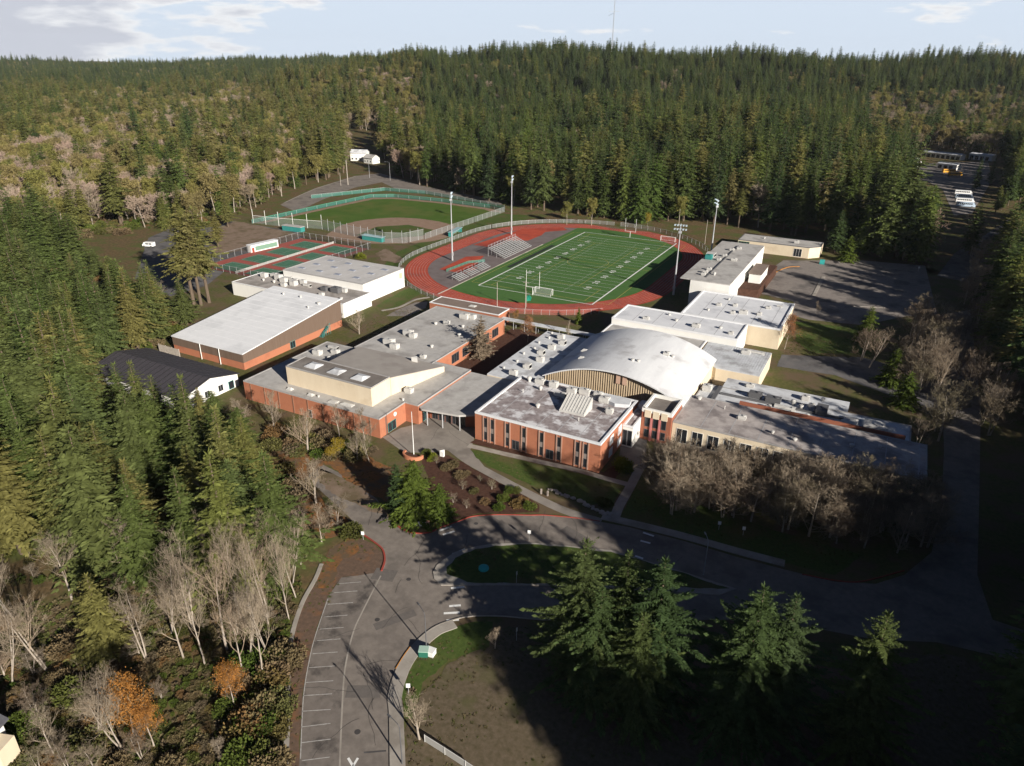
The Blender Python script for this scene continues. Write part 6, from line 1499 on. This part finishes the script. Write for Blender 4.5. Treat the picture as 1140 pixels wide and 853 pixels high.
def limited(x, y, t, h0, H, bp, near_):
    lim = None
    if near_ and x < -70 and y < 106: lim = np.interp(bp[0], [0, 105, 120, 150, 230, 262, 300, 345, 380], [300, 300, 396, 410, 420, 452, 496, 540, 556])
    elif near_ and bp[1] > 303 and x < -200: lim = np.interp(bp[0], [0, 40, 70, 190, 230], [235, 250, 286, 292, 300])
    elif t < 700 and 1003 < bp[0] < 1120: lim = 208 if bp[0] > 1016 else 192
    elif 385 < bp[0] < 426 and 480 < t < 900: lim = 174
    if lim is None: return H
    lim += rnd.uniform(-16, 30) if near_ else rnd.uniform(-3, 12)
    hh_ = [q for q in range(8, int(H) + 1) if PX(np.array([[x, y, h0 + q]]))[0][1] > lim]
    if not hh_ or hh_[-1] < 11: return None
    return min(H, hh_[-1] + .0)
dx0, dy0 = G(1055, 188)
for (x, y, s, t), h0, tp, bp in zip(cand, hs, T, B0):
    if tp[0] < -70 or tp[0] > 1210 or tp[1] > 860: continue
    if t < 330 and bp[1] > np.interp(bp[0], [0, 100, 180, 300], [645, 655, 690, 690]): continue       # lower left clearing keeps to birches and maples
    if 1036 < bp[0] < 1100 and bp[1] > 192 and t < 760: continue      # the road gap below the depot
    nz_ = noise2(x, y)
    if 1014 < bp[0] < 1072 and 168 < bp[1] < 200: continue
    if 1072 <= bp[0] < 1104 and 174 < bp[1] < 186: continue
    if 1046 < bp[0] < 1088 and 198 < bp[1] < 240: continue
    left = -s / t
    # share of leafless and olive trees grows to the left
    if s < 0 and t > 330: pd = (.42 + .24 * nz_ + .26 * min(1, left / .5)) * (1 if left > .12 else .4)
    elif t < 330: pd = .05
    else: pd = .045 + .08 * max(0, nz_)
    if s > 0 and t > 560 and 960 < bp[0] < 1150 and 115 < bp[1] < 175: pd = .75      # brown copse above the depot
    if t > 1300: pd *= .5
    u_ = rnd.random()
    near_ = t < 330
    if u_ < pd:
        key = rnd.choice(['far_a', 'far_a', 'far_b', 'leafy', 'leafy'] if nz_ > -.2 else ['leafy', 'leafy', 'leafy', 'far_a']) if not near_ else 'alder_a'
        H = limited(x, y, t, h0, rnd.uniform(15, 24), bp, near_)
        if H is None: continue
        decid.append((t, key, x, y, h0, H, rnd.uniform(.9, 1.25)))
    else:
        if near_ and x < -70: key = rnd.choice(['wood_fir', 'wood_fir', 'wood_fir_b', 'fir_a']); H = rnd.uniform(21, 31)
        elif s < -.12 * t and t < 1500:
            key = rnd.choice(['fir_c', 'olive_a', 'fir_b', 'olive_a', 'fir_c', 'fir_a']); H = rnd.uniform(22, 40) * (1 + .15 * noise2(x * 1.9, y * 1.9 + 77))
            if rnd.random() < .2: key = 'cedar_far'; H *= .8
            if nz_ > .5 and rnd.random() < .5: key = 'fir_d'
        else:
            key = rnd.choice(['fir_a', 'fir_b', 'fir_d', 'fir_e', 'fir_d', 'fir_e', 'fir_b', 'fir_c']); H = rnd.uniform(26, 43) * (1 + .13 * noise2(x * 1.9, y * 1.9 + 77))
            if rnd.random() < .16: key = 'cedar_far'; H *= .85
            if t > 1000 and rnd.random() < .7: key = rnd.choice(['fir_d', 'fir_e', 'fir_b'])  # dark firs favoured on the far ridge, their colour standing for cloud shadow
            if rnd.random() < .3: H *= rnd.uniform(.55, .8)
        H = limited(x, y, t, h0, H, bp, near_)
        if H is None: continue
        conif.append((t, key, x, y, h0, H, (rnd.uniform(1.15, 1.6) if near_ else rnd.uniform(.9, 1.35)) * (30 / max(H, 12)) ** .35))
conif.sort(); decid.sort()
def seen_height(c):
    P = PX(np.array([[c[2], c[3], c[4]], [c[2], c[3], c[4] + c[5]]]))
    return P[0][1] - P[1][1]
nC = 296 - COUNT['conifer']; nD = 290 - COUNT['deciduous']
def in_view(c):
    p = PX(np.array([[c[2], c[3], c[4] + c[5] * .7]]))[0]
    return -20 < p[0] < 1160 and 0 < p[1] < 850
singleC = [c for c in conif if in_view(c)][:nC]; sC = set(id(c) for c in singleC)
singleD = [c for c in decid if in_view(c)][:nD]; sD = set(id(c) for c in singleD)
def zone(c):
    x, y, t = c[2], c[3], c[0]
    if t < 330 and x < -60:
        if y < 105: return 'in the dense wood in front of the black roofed hall'
        return 'in the wood left of the brown gym'
    if x < -300: return 'in the mixed wood left of the ball field'
    if x < -190: return 'in the line of trees beyond the ball field road'
    if x < -20: return 'in the tall forest behind the football field'
    return 'in the forest left of the depot road'
def zlook(key): return {'wood_fir': 'mid green fir', 'wood_fir_b': 'olive tinted fir', 'fir_a': 'full green fir', 'fir_b': 'narrow green fir', 'fir_c': 'olive fir with a bare lower trunk', 'fir_d': 'broad dark fir', 'fir_e': 'slender dark fir', 'olive_a': 'broad olive conifer', 'cedar_far': 'broad bright green cedar', 'far_a': 'brown bare tree', 'far_b': 'pale bare tree', 'leafy': 'olive leafy tree', 'alder_a': 'tall pale bare alder', 'alder_b': 'pale bare alder'}[key]
for c in singleC + singleD:
    z_ = zone(c); lk = zlook(c[1])
    tree(c[1], c[2], c[3], c[5], lk + ' ' + z_, lk + 's ' + z_, c[6])
# the off-picture wood to the right whose shade lies over the loop road and the south wing
east = []
gx = 24
while gx < 150:
    gy = -75
    while gy < 345:
        tpx = PX(np.array([[gx, gy, 41.0], [gx, gy, 20.0]]))
        vis = any(q[2] > 0 and q[0] < (1148 if gy < 95 else 1205) and q[1] < 862 for q in tpx)
        if not (gy > 262 and gx < 80) and not vis and gy > 50 - .48 * gx:
            x, y = gx + rnd.uniform(-2.2, 2.2), gy + rnd.uniform(-2.2, 2.2)
            H = rnd.uniform(38, 45)
            for qx, qy, hh_, ww in ((-22, 73, 11, 15), (-3, 75, 15, 12), (9, 77, 18, 9)):
                if abs(gy - (qy - .48 * (gx - qx))) < ww: H = min(H, hh_ + .384 * (gx - qx) / .9)
            if y >= 82: H = rnd.uniform(29, 34)
            if H < 8: gy += 6.5; continue
            if y > 82 and rnd.random() < .14: H = rnd.uniform(14, 20)
            if y > 150: H = rnd.uniform(21, 29) if y < 215 else rnd.uniform(10, 19)
            if y > 150 and rnd.random() < .35: gy += 6.5; continue
            east.append((0, rnd.choice(['fir_a', 'fir_d', 'fir_e', 'fir_b']), x, y, 0.0, H, rnd.uniform(1.0, 1.35)))
        gy += 6.5
    gx += 7.0

def scatter(name, items, label_keys):
    """one object: a point for each tree of the mass, its species instanced on it"""
    keys = sorted(set(i[1] for i in items))
    me = bpy.data.meshes.new(name); n = len(items)
    me.vertices.add(n); me.vertices.foreach_set('co', np.array([(i[2], i[3], i[4] - .1) for i in items], np.float32).reshape(-1))
    a = me.attributes.new('scl', 'FLOAT_VECTOR', 'POINT')
    sc = [(i[5] / PROTO[i[1]]['H'] * i[6], i[5] / PROTO[i[1]]['H'] * i[6], i[5] / PROTO[i[1]]['H']) for i in items]
    a.data.foreach_set('vector', np.array(sc, np.float32).reshape(-1))
    a = me.attributes.new('rot', 'FLOAT_VECTOR', 'POINT'); a.data.foreach_set('vector', np.array([(NP.normal(0, .02), NP.normal(0, .02), NP.uniform(0, 6.28)) for _ in items], np.float32).reshape(-1))
    a = me.attributes.new('idx', 'INT', 'POINT'); a.data.foreach_set('value', np.array([keys.index(i[1]) for i in items], np.int32))
    o = bpy.data.objects.new(name, me); COL.objects.link(o); o['kind'] = 'stuff'
    g = bpy.data.node_groups.new(name, 'GeometryNodeTree')
    g.interface.new_socket('Geometry', in_out='INPUT', socket_type='NodeSocketGeometry'); g.interface.new_socket('Geometry', in_out='OUTPUT', socket_type='NodeSocketGeometry')
    N = g.nodes; L = g.links; gi = N.new('NodeGroupInput'); go = N.new('NodeGroupOutput'); jo = N.new('GeometryNodeJoinGeometry')
    def attr(nm, ty):
        q = N.new('GeometryNodeInputNamedAttribute'); q.data_type = ty; q.inputs['Name'].default_value = nm; return q.outputs['Attribute']
    sA = attr('scl', 'FLOAT_VECTOR'); rA = attr('rot', 'FLOAT_VECTOR'); iA = attr('idx', 'INT')
    for k, key in enumerate(keys):
        p = PROTO[key]; j2 = N.new('GeometryNodeJoinGeometry')
        for ob in p['first']:
            oi = N.new('GeometryNodeObjectInfo'); oi.transform_space = 'ORIGINAL'; oi.inputs['Object'].default_value = ob; L.new(oi.outputs['Geometry'], j2.inputs[0])
        cmp_ = N.new('FunctionNodeCompare'); cmp_.data_type = 'INT'; cmp_.operation = 'EQUAL'
        L.new(iA, cmp_.inputs[2]); cmp_.inputs[3].default_value = k
        ip = N.new('GeometryNodeInstanceOnPoints')
        L.new(gi.outputs[0], ip.inputs['Points']); L.new(cmp_.outputs[0], ip.inputs['Selection']); L.new(j2.outputs[0], ip.inputs['Instance'])
        L.new(rA, ip.inputs['Rotation']); L.new(sA, ip.inputs['Scale']); L.new(ip.outputs[0], jo.inputs[0])
    L.new(jo.outputs[0], go.inputs[0])
    md = o.modifiers.new('trees', 'NODES'); md.node_group = g
    return o
for c in [c for c in conif if id(c) not in sC] + [d for d in decid if id(d) not in sD] + east:
    pass
restC = [c for c in conif if id(c) not in sC] + east
restD = [c for c in decid if id(c) not in sD]
for c in restC + restD:
    assert PROTO[c[1]]['first'] is not None, c[1]
scatter('forest', restC, None)
scatter('woodland', restD, None)
# brush on the wood floor
br = []
for i in range(9000):
    s = rnd.uniform(-330, 40); t = rnd.uniform(25, 420)
    x = float(_Rh[0] * s + _Fh[0] * t); y = float(_Rh[1] * s + _Fh[1] * t)
    if abs(s) > .8 * t + 30 or inside(CLEAR, x, y): continue
    if math.hypot(x + 90.5, y - 19.5) < 9: continue
    if t < 120 and rnd.random() < .4: continue
    br.append((0, rnd.choice(['brush', 'brush', 'shrub']), x, y, 0.0, rnd.uniform(.9, 2.8) if t > 120 else rnd.uniform(.35, 1.3), rnd.uniform(.9, 1.6)))
cz = pts((-10, 640), (340, 640), (320, 723), (314, 858), (-10, 858))
for _ in range(2600):
    x, y = rnd.uniform(-125, -52), rnd.uniform(18, 80)
    if not inside(cz, x, y) or math.hypot(x + 90.5, y - 19.5) < 9 or noise2(x * 5, y * 5) < -.3: continue
    br.append((0, rnd.choice(['brush', 'brush', 'brush', 'shrub']), x, y, 0.0, rnd.uniform(.3, .95), rnd.uniform(.9, 1.7)))
scatter('undergrowth', br, None)
x, y = G(459, 771); tree('tuft', x, y, .45, 'grass tuft at the foot of the small white sign above the bare bush')
tf_ = []
ZN = [pts((447, 858), (452, 800), (470, 770), (500, 738), (560, 700), (700, 692), (980, 720), (1150, 745), (1150, 870)), pts((447, 775), (455, 748), (469, 725), (490, 706), (510, 697), (530, 692), (548, 692), (545, 720), (500, 735), (485, 750), (470, 760), (460, 800)),
      pts((498, 640), (507, 622), (529, 612), (600, 607), (680, 615), (760, 638), (812, 656), (700, 653), (551, 650)), pts((523, 500.5), (585, 513.5), (638, 526), (692, 545), (683, 562), (640, 555), (581, 535.5)), pts((708, 545), (800, 570), (960, 618), (930, 640), (820, 613), (700, 580)),
      pts((318, 858), (323, 723), (351, 645), (366, 612), (395, 597), (424, 616), (380, 643), (347.5, 720), (336, 778), (333, 858)), pts((330, 545), (380, 575), (395, 590), (340, 580), (300, 500), (400, 505), (440, 520), (400, 545)), pts((395, 395), (440, 372), (475, 345), (455, 335), (395, 365), (300, 425), (280, 418)), pts((0, 640), (340, 640), (322, 723), (317, 858), (0, 858)), pts((870, 395), (900, 356), (985, 372), (970, 400))]
for zi, Pz in enumerate(ZN):
    xs_ = [p[0] for p in Pz]; ys_ = [p[1] for p in Pz]; n_ = int((max(xs_) - min(xs_)) * (max(ys_) - min(ys_)) * (2.2 if zi == 0 else 1.8))
    for _ in range(min(n_, 9000)):
        x, y = rnd.uniform(min(xs_), max(xs_)), rnd.uniform(min(ys_), max(ys_))
        if not inside(Pz, x, y) or noise2(x * 9, y * 9) < -.5 + rnd.uniform(-.4, .4): continue
        tf_.append((0, 'tuft', x, y, .13 if zi == 2 else 0.0, rnd.uniform(.07, .17) if zi != 8 else rnd.uniform(.1, .4), rnd.uniform(.8, 1.6)))
scatter('grass', tf_, None)
print('TREES', COUNT, 'forest', len(restC), 'woodland', len(restD), 'brush', len(br))
